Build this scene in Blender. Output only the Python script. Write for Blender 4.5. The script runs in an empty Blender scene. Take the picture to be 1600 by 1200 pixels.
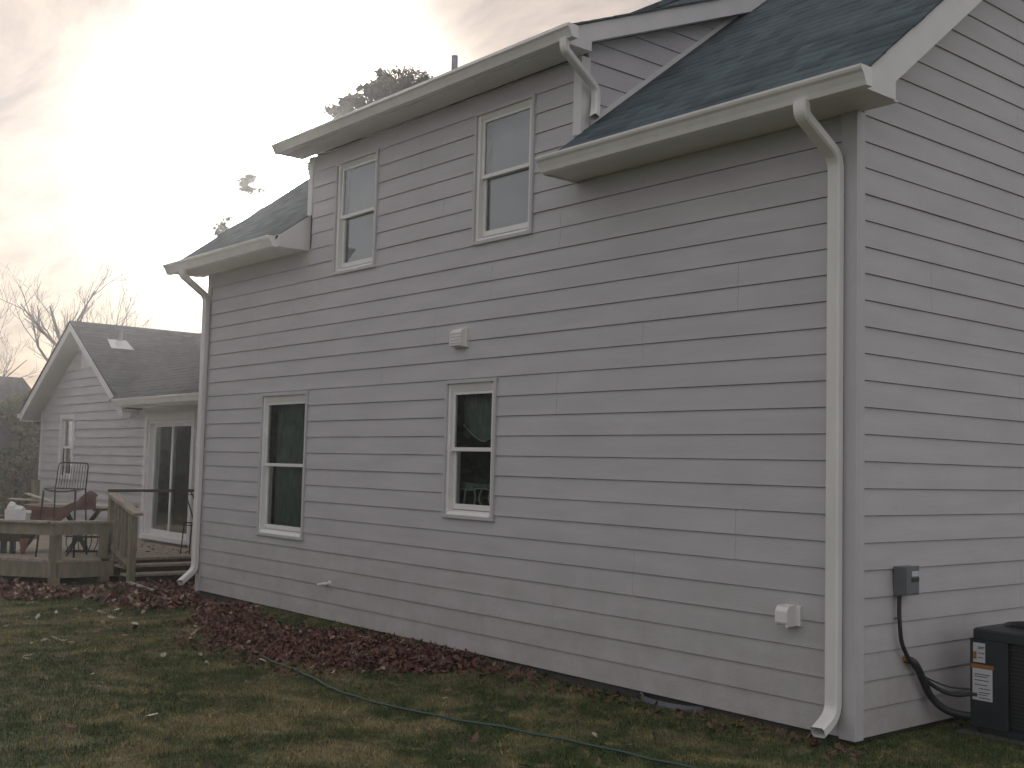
import bpy, math, random
import numpy as np
from mathutils import Vector, Matrix, noise
random.seed(7); rng = np.random.default_rng(7)
R_ = math.radians
# ---------------------------------------------------------------- camera
sc = bpy.context.scene
COL = sc.collection
camd = bpy.data.cameras.new("camera"); cam = bpy.data.objects.new("camera", camd); COL.objects.link(cam)
camd.sensor_width = 36.0; camd.lens = 1791.87 / 1600 * 36.0; camd.clip_start = 0.05; camd.clip_end = 2000
cR = Vector((0.641777, 0.766478, 0.025168)); cU = Vector((0.038768, -0.065202, 0.997119)); cF = Vector((-0.765911, 0.638952, 0.071559))
cam.matrix_world = Matrix(((cR.x, cU.x, -cF.x, 4.3052), (cR.y, cU.y, -cF.y, -6.5167), (cR.z, cU.z, -cF.z, 1.687), (0, 0, 0, 1)))
sc.camera = cam
sc.view_settings.view_transform = 'Standard'; sc.view_settings.look = 'None'
sc.view_settings.exposure = 0.22; sc.view_settings.gamma = 1.0
sc.cycles.max_bounces = 8; sc.cycles.diffuse_bounces = 3; sc.cycles.volume_bounces = 1
sc.cycles.transparent_max_bounces = 12; sc.cycles.use_denoising = True
# ---------------------------------------------------------------- sun direction, world
SUN = Vector((-0.8493, 0.4664, 0.2474)).normalized()
EL = math.asin(SUN.z)
world = bpy.data.worlds.new("World"); sc.world = world; world.use_nodes = True
nt = world.node_tree; nt.nodes.clear(); N = nt.nodes; Lk = nt.links.new
def vmath(op, a=None, b=None):
    n = N.new('ShaderNodeVectorMath'); n.operation = op
    for i, v in enumerate((a, b)):
        if v is None: continue
        if isinstance(v, (tuple, Vector)): n.inputs[i].default_value = v
        else: Lk(v, n.inputs[i])
    return n
def fmath(op, a=None, b=None, clamp=False):
    n = N.new('ShaderNodeMath'); n.operation = op; n.use_clamp = clamp
    for i, v in enumerate((a, b)):
        if v is None: continue
        if isinstance(v, (int, float)): n.inputs[i].default_value = v
        else: Lk(v, n.inputs[i])
    return n.outputs[0]
def cmix(f, a, b, mode='MIX'):
    n = N.new('ShaderNodeMix'); n.data_type = 'RGBA'; n.blend_type = mode
    for i, v in ((0, f), (6, a), (7, b)):
        if isinstance(v, (int, float)): n.inputs[i].default_value = v
        elif isinstance(v, tuple): n.inputs[i].default_value = v
        else: Lk(v, n.inputs[i])
    return n.outputs[2]
tc = N.new('ShaderNodeTexCoord')
dirn = vmath('NORMALIZE', tc.outputs['Generated']).outputs[0]
sky = N.new('ShaderNodeTexSky'); sky.sky_type = 'NISHITA'; sky.sun_disc = False
sky.sun_elevation = EL; sky.sun_rotation = math.atan2(SUN.x, SUN.y)
sky.air_density = 1.0; sky.dust_density = 2.0; sky.ozone_density = 1.0
# cloud layer seen in perspective: direction divided by height
sep = N.new('ShaderNodeSeparateXYZ'); Lk(dirn, sep.inputs[0])
hz = fmath('ADD', fmath('MAXIMUM', sep.outputs[2], 0.0), 0.14)
pl = N.new('ShaderNodeCombineXYZ'); Lk(fmath('DIVIDE', sep.outputs[0], hz), pl.inputs[0]); Lk(fmath('DIVIDE', sep.outputs[1], hz), pl.inputs[1])
mp = N.new('ShaderNodeMapping'); mp.inputs['Rotation'].default_value = (0, 0, R_(20)); mp.inputs['Scale'].default_value = (0.8, 1.9, 1)
Lk(pl.outputs[0], mp.inputs[0])
n1 = N.new('ShaderNodeTexNoise'); n1.inputs['Scale'].default_value = 2.6; n1.inputs['Detail'].default_value = 10; n1.inputs['Roughness'].default_value = 0.6; n1.inputs['Distortion'].default_value = 0.3
Lk(mp.outputs[0], n1.inputs[0])
cr = N.new('ShaderNodeMapRange'); cr.inputs[1].default_value = 0.36; cr.inputs[2].default_value = 0.62; Lk(n1.outputs[0], cr.inputs[0])
cl = cr.outputs[0]
mu = fmath('MAXIMUM', vmath('DOT_PRODUCT', dirn, tuple(SUN)).outputs['Value'], 0.0)
warm = fmath('POWER', mu, 4.0)
cloud_lit = cmix(warm, (6.8, 6.55, 6.75, 1), (5.5, 4.4, 3.65, 1))
cloud_dark = cmix(warm, (4.8, 4.65, 4.9, 1), (2.1, 1.85, 1.95, 1))
cloud = cmix(cl, cloud_dark, cloud_lit)
base = cmix(0.93, sky.outputs[0], cloud)
g1 = fmath('MULTIPLY', fmath('POWER', mu, 240.0), 60.0)
g2 = fmath('MULTIPLY', fmath('POWER', mu, 500.0), 1600.0)
g3 = fmath('MULTIPLY', fmath('POWER', mu, 12000.0), 3500.0)
gl = fmath('ADD', fmath('ADD', g1, g2), g3)
glc = vmath('SCALE', (1.0, 0.93, 0.82)); Lk(gl, glc.inputs['Scale'])
tot = vmath('ADD', base, glc.outputs[0])
bg = N.new('ShaderNodeBackground'); bg.inputs[1].default_value = 0.10; Lk(tot.outputs[0], bg.inputs[0])
wo = N.new('ShaderNodeOutputWorld'); Lk(bg.outputs[0], wo.inputs[0])
world.cycles.sampling_method = 'MANUAL'; world.cycles.sample_map_resolution = 2048
# ---------------------------------------------------------------- sun lamp
sl = bpy.data.lights.new("sun", 'SUN'); sl.energy = 0.5; sl.angle = R_(10); sl.color = (1.0, 0.9, 0.78)
so = bpy.data.objects.new("sun", sl); COL.objects.link(so); so.rotation_euler = SUN.to_track_quat('Z', 'Y').to_euler(); so.location = (-20, 12, 20)

# ================================================================= materials
def mat(name, col, rough=0.6, var=0.0, scale=3.0, bump=0.0, bscale=40.0, metal=0.0, spec=0.5, col2=None, stretch=(1, 1, 1), detail=4, attr=None):
    m = bpy.data.materials.new(name); m.use_nodes = True; t = m.node_tree; b = t.nodes['Principled BSDF']
    b.inputs['Roughness'].default_value = rough; b.inputs['Metallic'].default_value = metal
    b.inputs['Specular IOR Level'].default_value = spec
    co = t.nodes.new('ShaderNodeTexCoord'); mpn = t.nodes.new('ShaderNodeMapping'); mpn.inputs['Scale'].default_value = stretch
    t.links.new(co.outputs['Object'], mpn.inputs[0])
    nz = t.nodes.new('ShaderNodeTexNoise'); nz.inputs['Scale'].default_value = scale; nz.inputs['Detail'].default_value = detail
    t.links.new(mpn.outputs[0], nz.inputs[0])
    mx = t.nodes.new('ShaderNodeMix'); mx.data_type = 'RGBA'
    c2 = col2 if col2 else tuple(c * (1 - var) for c in col)
    mx.inputs[6].default_value = (*col, 1); mx.inputs[7].default_value = (*c2, 1)
    rg = t.nodes.new('ShaderNodeMapRange'); rg.inputs[1].default_value = 0.35; rg.inputs[2].default_value = 0.65
    t.links.new(nz.outputs[0], rg.inputs[0]); t.links.new(rg.outputs[0], mx.inputs[0])
    out = mx.outputs[2]
    if attr:
        a = t.nodes.new('ShaderNodeAttribute'); a.attribute_name = attr
        m2 = t.nodes.new('ShaderNodeMix'); m2.data_type = 'RGBA'; m2.blend_type = 'MULTIPLY'; m2.inputs[0].default_value = 1
        t.links.new(out, m2.inputs[6]); t.links.new(a.outputs['Color'], m2.inputs[7]); out = m2.outputs[2]
    t.links.new(out, b.inputs['Base Color'])
    if bump:
        n2 = t.nodes.new('ShaderNodeTexNoise'); n2.inputs['Scale'].default_value = bscale; n2.inputs['Detail'].default_value = 5
        t.links.new(mpn.outputs[0], n2.inputs[0])
        bp = t.nodes.new('ShaderNodeBump'); bp.inputs['Strength'].default_value = bump; bp.inputs['Distance'].default_value = 0.01
        t.links.new(n2.outputs[0], bp.inputs['Height']); t.links.new(bp.outputs[0], b.inputs['Normal'])
    return m
def shingle_mat(name, c1, c2, c3):
    m = bpy.data.materials.new(name); m.use_nodes = True; t = m.node_tree; b = t.nodes['Principled BSDF']
    b.inputs['Roughness'].default_value = 0.9; b.inputs['Specular IOR Level'].default_value = 0.25
    uv = t.nodes.new('ShaderNodeUVMap'); uv.uv_map = 'UVMap'
    br = t.nodes.new('ShaderNodeTexBrick'); br.inputs['Scale'].default_value = 1.0
    br.inputs['Brick Width'].default_value = 0.21; br.inputs['Row Height'].default_value = 0.14
    br.inputs['Mortar Size'].default_value = 0.003; br.inputs['Bias'].default_value = 0.0
    br.offset = 0.37; br.squash = 0.6; br.squash_frequency = 3
    br.inputs['Color1'].default_value = (*c1, 1); br.inputs['Color2'].default_value = (*c2, 1); br.inputs['Mortar'].default_value = (*[c * .55 for c in c1], 1)
    t.links.new(uv.outputs[0], br.inputs[0])
    nz = t.nodes.new('ShaderNodeTexNoise'); nz.inputs['Scale'].default_value = 160; nz.inputs['Detail'].default_value = 3; t.links.new(uv.outputs[0], nz.inputs[0])
    n3 = t.nodes.new('ShaderNodeTexNoise'); n3.inputs['Scale'].default_value = 1.1; n3.inputs['Detail'].default_value = 5; t.links.new(uv.outputs[0], n3.inputs[0])
    mx = t.nodes.new('ShaderNodeMix'); mx.data_type = 'RGBA'; mx.blend_type = 'MIX'; mx.inputs[7].default_value = (*c3, 1)
    rg = t.nodes.new('ShaderNodeMapRange'); rg.inputs[1].default_value = 0.45; rg.inputs[2].default_value = 0.75; rg.inputs[4].default_value = 0.7
    t.links.new(nz.outputs[0], rg.inputs[0]); t.links.new(rg.outputs[0], mx.inputs[0]); t.links.new(br.outputs[0], mx.inputs[6])
    m3 = t.nodes.new('ShaderNodeMix'); m3.data_type = 'RGBA'; m3.blend_type = 'MULTIPLY'; m3.inputs[0].default_value = 0.35
    t.links.new(mx.outputs[2], m3.inputs[6]); t.links.new(n3.outputs[0], m3.inputs[7]); t.links.new(m3.outputs[2], b.inputs['Base Color'])
    bp = t.nodes.new('ShaderNodeBump'); bp.inputs['Strength'].default_value = 0.5; bp.inputs['Distance'].default_value = 0.004
    t.links.new(nz.outputs[0], bp.inputs['Height']); t.links.new(bp.outputs[0], b.inputs['Normal'])
    return m
def glass_mat(name, tint=(0.8, 0.83, 0.82), refl=0.22):
    m = bpy.data.materials.new(name); m.use_nodes = True; t = m.node_tree; t.nodes.clear()
    o = t.nodes.new('ShaderNodeOutputMaterial'); mix = t.nodes.new('ShaderNodeMixShader')
    tr = t.nodes.new('ShaderNodeBsdfTransparent'); tr.inputs[0].default_value = (*tint, 1)
    gs = t.nodes.new('ShaderNodeBsdfGlossy'); gs.inputs['Roughness'].default_value = 0.012; gs.inputs[0].default_value = (0.95, 1, 0.98, 1)
    nz = t.nodes.new('ShaderNodeTexNoise'); nz.inputs['Scale'].default_value = 2.2; tcn = t.nodes.new('ShaderNodeTexCoord'); t.links.new(tcn.outputs['Object'], nz.inputs[0])
    bp = t.nodes.new('ShaderNodeBump'); bp.inputs['Strength'].default_value = 0.12; bp.inputs['Distance'].default_value = 0.02
    t.links.new(nz.outputs[0], bp.inputs['Height']); t.links.new(bp.outputs[0], gs.inputs['Normal'])
    fr = t.nodes.new('ShaderNodeFresnel'); fr.inputs[0].default_value = 1.5
    mm = t.nodes.new('ShaderNodeMath'); mm.operation = 'MULTIPLY_ADD'; mm.inputs[1].default_value = 1.6; mm.inputs[2].default_value = refl * 0.4; mm.use_clamp = True
    t.links.new(fr.outputs[0], mm.inputs[0]); t.links.new(mm.outputs[0], mix.inputs[0]); t.links.new(tr.outputs[0], mix.inputs[1]); t.links.new(gs.outputs[0], mix.inputs[2]); t.links.new(mix.outputs[0], o.inputs[0])
    return m
M = dict(
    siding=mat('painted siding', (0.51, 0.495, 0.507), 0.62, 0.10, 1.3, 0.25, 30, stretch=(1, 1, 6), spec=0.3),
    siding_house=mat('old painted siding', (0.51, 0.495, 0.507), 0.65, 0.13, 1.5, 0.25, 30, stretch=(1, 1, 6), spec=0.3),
    sheath=mat('sheathing behind siding', (0.10, 0.10, 0.11), 0.8, 0.1),
    trim=mat('white trim paint', (0.66, 0.65, 0.64), 0.5, 0.07, 4, 0.08, 60),
    trimg=mat('pale grey trim paint', (0.49, 0.485, 0.49), 0.55, 0.07, 4, 0.08, 60),
    vinyl=mat('white window vinyl', (0.74, 0.73, 0.70), 0.38, 0.05, 6),
    gutter=mat('white enamelled aluminium', (0.72, 0.71, 0.68), 0.35, 0.10, 5, 0.05, 30, stretch=(1, 1, .3)),
    soffit=mat('soffit paint', (0.66, 0.65, 0.63), 0.6, 0.06, 3),
    roof=shingle_mat('dark asphalt shingles', (0.030, 0.050, 0.058), (0.092, 0.128, 0.142), (0.14, 0.18, 0.195)),
    roof2=shingle_mat('grey asphalt shingles', (0.042, 0.044, 0.052), (0.085, 0.088, 0.098), (0.13, 0.13, 0.14)),
    glass=glass_mat('window glass'),
    dark=mat('dark room', (0.06, 0.08, 0.074), 0.9, 0.3, 4),
    blind=mat('grey window blind', (0.27, 0.27, 0.30), 0.8, 0.05),
    curtain=mat('green grey curtain', (0.24, 0.33, 0.285), 0.9, 0.35, 9, stretch=(6, 6, .6)),
    lace=mat('pale curtain hem', (0.55, 0.58, 0.53), 0.9, 0.2, 9),
    concrete=mat('foundation concrete', (0.09, 0.085, 0.08), 0.9, 0.3, 5, 0.4, 60),
    deck=mat('weathered deck boards', (0.38, 0.325, 0.25), 0.8, 0.35, 6, 0.4, 50, stretch=(.6, 4, 4)),
    deckd=mat('weathered treated lumber', (0.25, 0.205, 0.14), 0.8, 0.35, 6, 0.4, 50, stretch=(2, 2, .6), col2=(0.15, 0.15, 0.10)),
    brown=mat('brown stained wood', (0.055, 0.042, 0.036), 0.7, 0.3, 8, 0.3, 50),
    iron=mat('dark wrought iron', (0.025, 0.025, 0.03), 0.5, 0.2, 20, metal=0.4),
    tarp=mat('rust brown cloth', (0.13, 0.060, 0.045), 0.85, 0.3, 7, 0.3, 20),
    cream=mat('cream board', (0.46, 0.40, 0.33), 0.7, 0.15, 7),
    white=mat('white plastic', (0.62, 0.62, 0.60), 0.45, 0.08, 9),
    pvc=mat('pale pvc', (0.42, 0.40, 0.38), 0.5, 0.25, 12),
    terra=mat('terracotta', (0.24, 0.10, 0.06), 0.8, 0.2, 9),
    teal=mat('dark teal steel', (0.015, 0.045, 0.045), 0.5, 0.2),
    grey=mat('grey painted steel', (0.13, 0.145, 0.155), 0.5, 0.12, 12),
    cable=mat('black cable jacket', (0.022, 0.024, 0.027), 0.55, 0.2, 20),
    foam=mat('orange expanding foam', (0.42, 0.20, 0.06), 0.9, 0.3, 30, 0.6, 60),
    acbody=mat('condenser enamel', (0.020, 0.025, 0.027), 0.5, 0.25, 5),
    acgrille=mat('condenser grille', (0.016, 0.018, 0.02), 0.5, 0.2),
    label=mat('white label', (0.52, 0.53, 0.55), 0.5, 0.06, 30),
    orange=mat('orange label band', (0.30, 0.12, 0.04), 0.5, 0.1),
    ink=mat('label ink', (0.05, 0.05, 0.06), 0.6, 0.1),
    hose=mat('green hose', (0.03, 0.075, 0.055), 0.4, 0.2, 9),
    galv=mat('galvanised steel', (0.22, 0.24, 0.27), 0.5, 0.2, 9, metal=0.3),
    leadpipe=mat('grey vent pipe', (0.30, 0.31, 0.33), 0.6, 0.15),
    bark=mat('grey bark', (0.085, 0.075, 0.072), 0.9, 0.3, 6, 0.4, 20),
    pinebark=mat('pine bark', (0.07, 0.05, 0.04), 0.9, 0.3, 6, 0.4, 20),
    needles=mat('pine needles', (0.035, 0.05, 0.028), 0.7, 0.5, 1.5),
    yard=mat('yard evergreen leaves', (0.10, 0.15, 0.10), 0.6, 0.4, 1.2),
    shrub=mat('shrub leaves', (0.055, 0.075, 0.030), 0.7, 0.5, 1.2, col2=(0.13, 0.12, 0.04)),
    fence=mat('old fence boards', (0.12, 0.10, 0.085), 0.9, 0.4, 5, 0.4, 30, stretch=(3, 3, .5)),
    brickwall=mat('neighbour wall', (0.12, 0.11, 0.11), 0.9, 0.3, 5),
    leaf=mat('fallen oak leaf', (1, 1, 1), 0.75, 0.25, 60, attr='col'),
    bumpy=mat('dark glass ceramic', (0.02, 0.02, 0.022), 0.3, 0.1),
)
# ground and grass colour share one position-based pattern
for q in ('siding', 'siding_house'):       # soil splash, plus the dim warm light near the ground painted into the colour
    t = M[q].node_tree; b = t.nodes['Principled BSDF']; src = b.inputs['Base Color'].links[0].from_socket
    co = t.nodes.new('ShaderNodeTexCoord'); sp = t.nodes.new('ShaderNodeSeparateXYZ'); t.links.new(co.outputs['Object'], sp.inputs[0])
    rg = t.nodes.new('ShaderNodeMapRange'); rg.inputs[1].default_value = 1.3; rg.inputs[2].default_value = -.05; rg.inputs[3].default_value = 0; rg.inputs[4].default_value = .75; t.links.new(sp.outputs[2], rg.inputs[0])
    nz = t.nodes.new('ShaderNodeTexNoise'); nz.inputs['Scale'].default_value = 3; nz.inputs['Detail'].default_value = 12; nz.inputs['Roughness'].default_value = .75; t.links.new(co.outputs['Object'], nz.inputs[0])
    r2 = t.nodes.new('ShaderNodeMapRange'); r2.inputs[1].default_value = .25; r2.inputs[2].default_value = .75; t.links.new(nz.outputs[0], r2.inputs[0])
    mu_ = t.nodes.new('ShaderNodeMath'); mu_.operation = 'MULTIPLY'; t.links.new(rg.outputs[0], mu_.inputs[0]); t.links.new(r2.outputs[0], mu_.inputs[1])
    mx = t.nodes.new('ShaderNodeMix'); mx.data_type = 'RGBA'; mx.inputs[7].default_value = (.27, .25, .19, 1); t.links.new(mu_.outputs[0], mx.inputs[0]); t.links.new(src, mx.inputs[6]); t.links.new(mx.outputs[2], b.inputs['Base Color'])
def lawn_mat(name, is_blade):
    m = bpy.data.materials.new(name); m.use_nodes = True; t = m.node_tree; b = t.nodes['Principled BSDF']
    b.inputs['Roughness'].default_value = 0.8; b.inputs['Specular IOR Level'].default_value = 0.2
    co = t.nodes.new('ShaderNodeTexCoord'); ml = t.nodes.new('ShaderNodeMapping'); t.links.new(co.outputs['Object'], ml.inputs[0]); ml.inputs['Scale'].default_value = (1, 1, 0)
    def nz(s, d, lo, hi, dist=0.4):
        n = t.nodes.new('ShaderNodeTexNoise'); n.inputs['Scale'].default_value = s; n.inputs['Detail'].default_value = d; n.inputs['Distortion'].default_value = dist
        t.links.new(ml.outputs[0], n.inputs[0]); r = t.nodes.new('ShaderNodeMapRange'); r.inputs[1].default_value = lo; r.inputs[2].default_value = hi
        t.links.new(n.outputs[0], r.inputs[0]); return r.outputs[0]
    def mx(f, a, bb):
        n = t.nodes.new('ShaderNodeMix'); n.data_type = 'RGBA'
        for i, v in ((0, f), (6, a), (7, bb)):
            if isinstance(v, tuple): n.inputs[i].default_value = (*v, 1)
            elif isinstance(v, float): n.inputs[i].default_value = v
            else: t.links.new(v, n.inputs[i])
        return n.outputs[2]
    green = mx(nz(6, 3, .3, .7), (0.036, 0.062, 0.022), (0.070, 0.088, 0.033))
    straw = mx(nz(9, 3, .3, .7), (0.24, 0.215, 0.108), (0.155, 0.135, 0.075))
    c = mx(nz(1.1, 8, .47, .67, 1.5), green, straw); c = mx(nz(7.5, 6, .54, .70, 1.0), c, (0.20, 0.165, 0.085))
    if not is_blade:
        c = mx(nz(3.3, 5, .55, .66), c, (0.085, 0.062, 0.048))
        bp = t.nodes.new('ShaderNodeBump'); bp.inputs['Strength'].default_value = 0.8; bp.inputs['Distance'].default_value = 0.03
        n = t.nodes.new('ShaderNodeTexNoise'); n.inputs['Scale'].default_value = 25; n.inputs['Detail'].default_value = 6; t.links.new(co.outputs['Object'], n.inputs[0])
        t.links.new(n.outputs[0], bp.inputs['Height']); t.links.new(bp.outputs[0], b.inputs['Normal'])
    else:
        a = t.nodes.new('ShaderNodeAttribute'); a.attribute_name = 'col'
        n = t.nodes.new('ShaderNodeMix'); n.data_type = 'RGBA'; n.blend_type = 'MULTIPLY'; n.inputs[0].default_value = 1
        t.links.new(c, n.inputs[6]); t.links.new(a.outputs['Color'], n.inputs[7]); c = n.outputs[2]
    t.links.new(c, b.inputs['Base Color']); return m
M['ground'] = lawn_mat('lawn soil', False); M['blade'] = lawn_mat('grass blade', True)

# ================================================================= helpers
def empty(name, loc=(0, 0, 0), label=None, cat=None, group=None, rz=0):
    o = bpy.data.objects.new(name, None); COL.objects.link(o); o.location = loc; o.rotation_euler = (0, 0, rz); o.empty_display_size = 0.2
    tag(o, label, cat, group); return o
def tag(o, label=None, cat=None, group=None, kind=None):
    if label: o['label'] = label
    if cat: o['category'] = cat
    if group: o['group'] = group
    if kind: o['kind'] = kind
    return o
class MB:
    def __init__(s): s.v = []; s.f = []; s.uv = None
    def add(s, vs, fs):
        k = len(s.v); s.v += [tuple(v) for v in vs]; s.f += [tuple(i + k for i in f) for f in fs]
    def quad(s, a, b, c, d): s.add([a, b, c, d], [(0, 1, 2, 3)])
    def box(s, x0, x1, y0, y1, z0, z1, T=None):
        vs = [(x, y, z) for z in (z0, z1) for y in (y0, y1) for x in (x0, x1)]
        if T: vs = [T(*v) for v in vs]
        s.add(vs, [(0, 2, 3, 1), (4, 5, 7, 6), (0, 1, 5, 4), (2, 6, 7, 3), (0, 4, 6, 2), (1, 3, 7, 5)])
    def prism(s, pts, a, b, ax='x'):      # polygon pts extruded along one axis
        f = {'x': lambda t, p: (t, p[0], p[1]), 'y': lambda t, p: (p[0], t, p[1]), 'z': lambda t, p: (p[0], p[1], t)}[ax]
        n = len(pts); s.add([f(a, p) for p in pts] + [f(b, p) for p in pts],
            [tuple(range(n)), tuple(range(2 * n - 1, n - 1, -1))] + [(i, (i + 1) % n + 0, (i + 1) % n + n, i + n) for i in range(n)])
    def beam(s, a, b, w, h, up=(0, 0, 1)):
        a = Vector(a); b = Vector(b); t = (b - a).normalized(); sd = t.cross(Vector(up))
        if sd.length < 1e-4: sd = Vector((1, 0, 0))
        sd.normalize(); u = sd.cross(t)
        vs = [p + sd * (w / 2 * i) + u * (h / 2 * j) for p in (a, b) for i, j in ((-1, -1), (1, -1), (1, 1), (-1, 1))]
        s.add(vs, [(3, 2, 1, 0), (4, 5, 6, 7)] + [(i, (i + 1) % 4, (i + 1) % 4 + 4, i + 4) for i in range(4)])
    def tube(s, pts, r, n=6, cap=True):
        pts = [Vector(p) for p in pts]; k = len(s.v); m = len(pts); ref = None
        for i, p in enumerate(pts):
            t = (pts[min(i + 1, m - 1)] - pts[max(i - 1, 0)]).normalized()
            if ref is None: ref = t.orthogonal().normalized()
            ref = (ref - t * ref.dot(t)).normalized(); b = t.cross(ref)
            rr = r[i] if isinstance(r, (list, tuple)) else r
            for j in range(n):
                a = 2 * math.pi * j / n; s.v.append(tuple(p + (ref * math.cos(a) + b * math.sin(a)) * rr))
        for i in range(m - 1):
            for j in range(n): s.f.append((k + i * n + j, k + i * n + (j + 1) % n, k + (i + 1) * n + (j + 1) % n, k + (i + 1) * n + j))
        if cap: s.f.append(tuple(k + j for j in reversed(range(n)))); s.f.append(tuple(k + (m - 1) * n + j for j in range(n)))
    def rtube(s, pts, w, h, ref=(1, 0, 0), cap=(True, True), sides=8, cham=0.012):
        # rectangular downspout section (chamfered) swept along a path
        pts = [Vector(p) for p in pts]; k = len(s.v); m = len(pts); ref = Vector(ref)
        a, b, c = w / 2, h / 2, cham
        sec = [(-a + c, -b), (a - c, -b), (a, -b + c), (a, b - c), (a - c, b), (-a + c, b), (-a, b - c), (-a, -b + c)]
        for i, p in enumerate(pts):
            t1 = (pts[i] - pts[i - 1]).normalized() if i else None; t2 = (pts[i + 1] - pts[i]).normalized() if i < m - 1 else None
            t = (t1 + t2).normalized() if t1 and t2 else (t1 or t2)
            sd = (ref - t * ref.dot(t)).normalized(); up = t.cross(sd)
            q = 1.0 / max(0.5, (t.dot(t2) if t2 else 1.0))
            for x, y in sec: s.v.append(tuple(p + sd * x + up * (y * q)))
        n = 8
        for i in range(m - 1):
            for j in range(n): s.f.append((k + i * n + j, k + i * n + (j + 1) % n, k + (i + 1) * n + (j + 1) % n, k + (i + 1) * n + j))
        if cap[0]: s.f.append(tuple(k + j for j in reversed(range(n))))
        if cap[1]: s.f.append(tuple(k + (m - 1) * n + j for j in range(n)))
    def build(s, name, m, parent=None, smooth=False, bevel=0.0, uv=None):
        me = bpy.data.meshes.new(name); me.from_pydata(s.v, [], s.f); me.materials.append(M[m] if isinstance(m, str) else m); me.update()
        if smooth: me.polygons.foreach_set('use_smooth', [True] * len(me.polygons))
        if uv:
            l = me.uv_layers.new(name='UVMap')
            for lp in me.loops:
                l.data[lp.index].uv = uv(*me.vertices[lp.vertex_index].co)
        o = bpy.data.objects.new(name, me); COL.objects.link(o)
        if parent: o.parent = parent; o.matrix_parent_inverse = parent_inv(parent)
        if bevel:
            b = o.modifiers.new('bevel', 'BEVEL'); b.width = bevel; b.segments = 2; b.limit_method = 'ANGLE'
        return o
def parent_inv(p):                         # geometry is written in world space: undo the parent's own placement
    mw = Matrix.Identity(4); q = p
    while q: mw = q.matrix_basis_cached @ mw if hasattr(q, 'matrix_basis_cached') else (Matrix.Translation(q.location) @ q.rotation_euler.to_matrix().to_4x4()) @ mw; q = None
    return mw.inverted() if p.type == 'EMPTY' else Matrix.Identity(4)
def rot(rz, loc):
    c, s_ = math.cos(rz), math.sin(rz)
    return lambda x, y, z: (loc[0] + c * x - s_ * y, loc[1] + s_ * x + c * y, loc[2] + z)
def gz(x, y):
    z = -0.04 + 0.0135 * max(-13.0, min(6.0, x))
    if x > -9.9 and y < .3: z += (-.018 - z) * math.exp(-(min(0, y + .05) / .45) ** 2) * min(1, max(0, (x + 9.6) / 1.5)) * min(1, max(0, (-2.6 - x) / 1.2))
    return z
def curve_pts(ps, n=8):                    # Catmull-Rom through points
    ps = [Vector(p) for p in ps]; out = []; P = [ps[0]] + ps + [ps[-1]]
    for i in range(1, len(P) - 2):
        for k in range(n):
            t = k / n; a, b, c, d = P[i - 1], P[i], P[i + 1], P[i + 2]
            out.append(0.5 * ((2 * b) + (c - a) * t + (2 * a - 5 * b + 4 * c - d) * t * t + (3 * b - a - 3 * c + d) * t ** 3))
    return out + [ps[-1]]
E8 = 0.178
def siding(mb, z0, z1, ufun, place, holes=(), breaks=(), seams=None, e=E8, off=0.0, lip=0.0155, top=0.004, lap=True, uv=None):
    """lapped boards; ufun(z) -> [(u0,u1)] spans; holes (u0,u1,z0,z1) are left open"""
    n = int(math.floor((z0 - off) / e + 1e-6))
    while off + n * e < z1 - 1e-6:
        zb = off + n * e; zt = zb + e; a = max(zb, z0); b = min(zt, z1)
        cuts = sorted(set([a, b] + [q for q in breaks if a < q < b] + [q for h in holes for q in h[2:4] if a < q < b]))
        dep = lambda z: (lip + (top - lip) * (z - zb) / e) if lap else 0.0
        wob = (random.random() - .5) * 0.0025 if lap else 0
        for k in range(len(cuts) - 1):
            c0, c1 = cuts[k], cuts[k + 1]; zz1 = c1 - (0.003 if (lap and abs(c1 - zt) < 1e-6) else 0)
            s0, s1 = ufun(c0 + 1e-5), ufun(c1 - 1e-5)
            for (p0, p1), (q0, q1) in zip(s0, s1):
                spans = [(p0, p1, q0, q1)]
                for (h0, h1, hz0, hz1) in holes:
                    if hz0 <= c0 + 1e-6 and hz1 >= c1 - 1e-6:
                        ns = []
                        for (x0, x1, y0, y1) in spans:
                            if h0 < x1 and h1 > x0:
                                if x0 < h0: ns.append((x0, h0, y0, h0))
                                if x1 > h1: ns.append((h1, x1, h1, y1))
                            else: ns.append((x0, x1, y0, y1))
                        spans = ns
                if seams:
                    for sx in seams(n):
                        ns = []
                        for (x0, x1, y0, y1) in spans:
                            if x0 + .02 < sx < x1 - .02 and y0 + .02 < sx < y1 - .02: ns += [(x0, sx - .0012, y0, sx - .0012), (sx + .0012, x1, sx + .0012, y1)]
                            else: ns.append((x0, x1, y0, y1))
                        spans = ns
                for (x0, x1, y0, y1) in spans:
                    if x1 - x0 < 1e-3 and y1 - y0 < 1e-3: continue
                    d0, d1 = dep(c0) + wob, dep(c1) + wob
                    A, B, Cc, D = place(x0, d0, c0), place(x1, d0, c0), place(y1, d1, zz1), place(y0, d1, zz1)
                    mb.quad(A, B, Cc, D)
                    if lap:
                        if k == 0: mb.quad(place(x0, -.012, c0), place(x1, -.012, c0), B, A)
                        mb.quad(place(x0, -.012, c0), A, D, place(y0, -.012, zz1)); mb.quad(B, place(x1, -.012, c0), place(y1, -.012, zz1), Cc)
        n += 1

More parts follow.
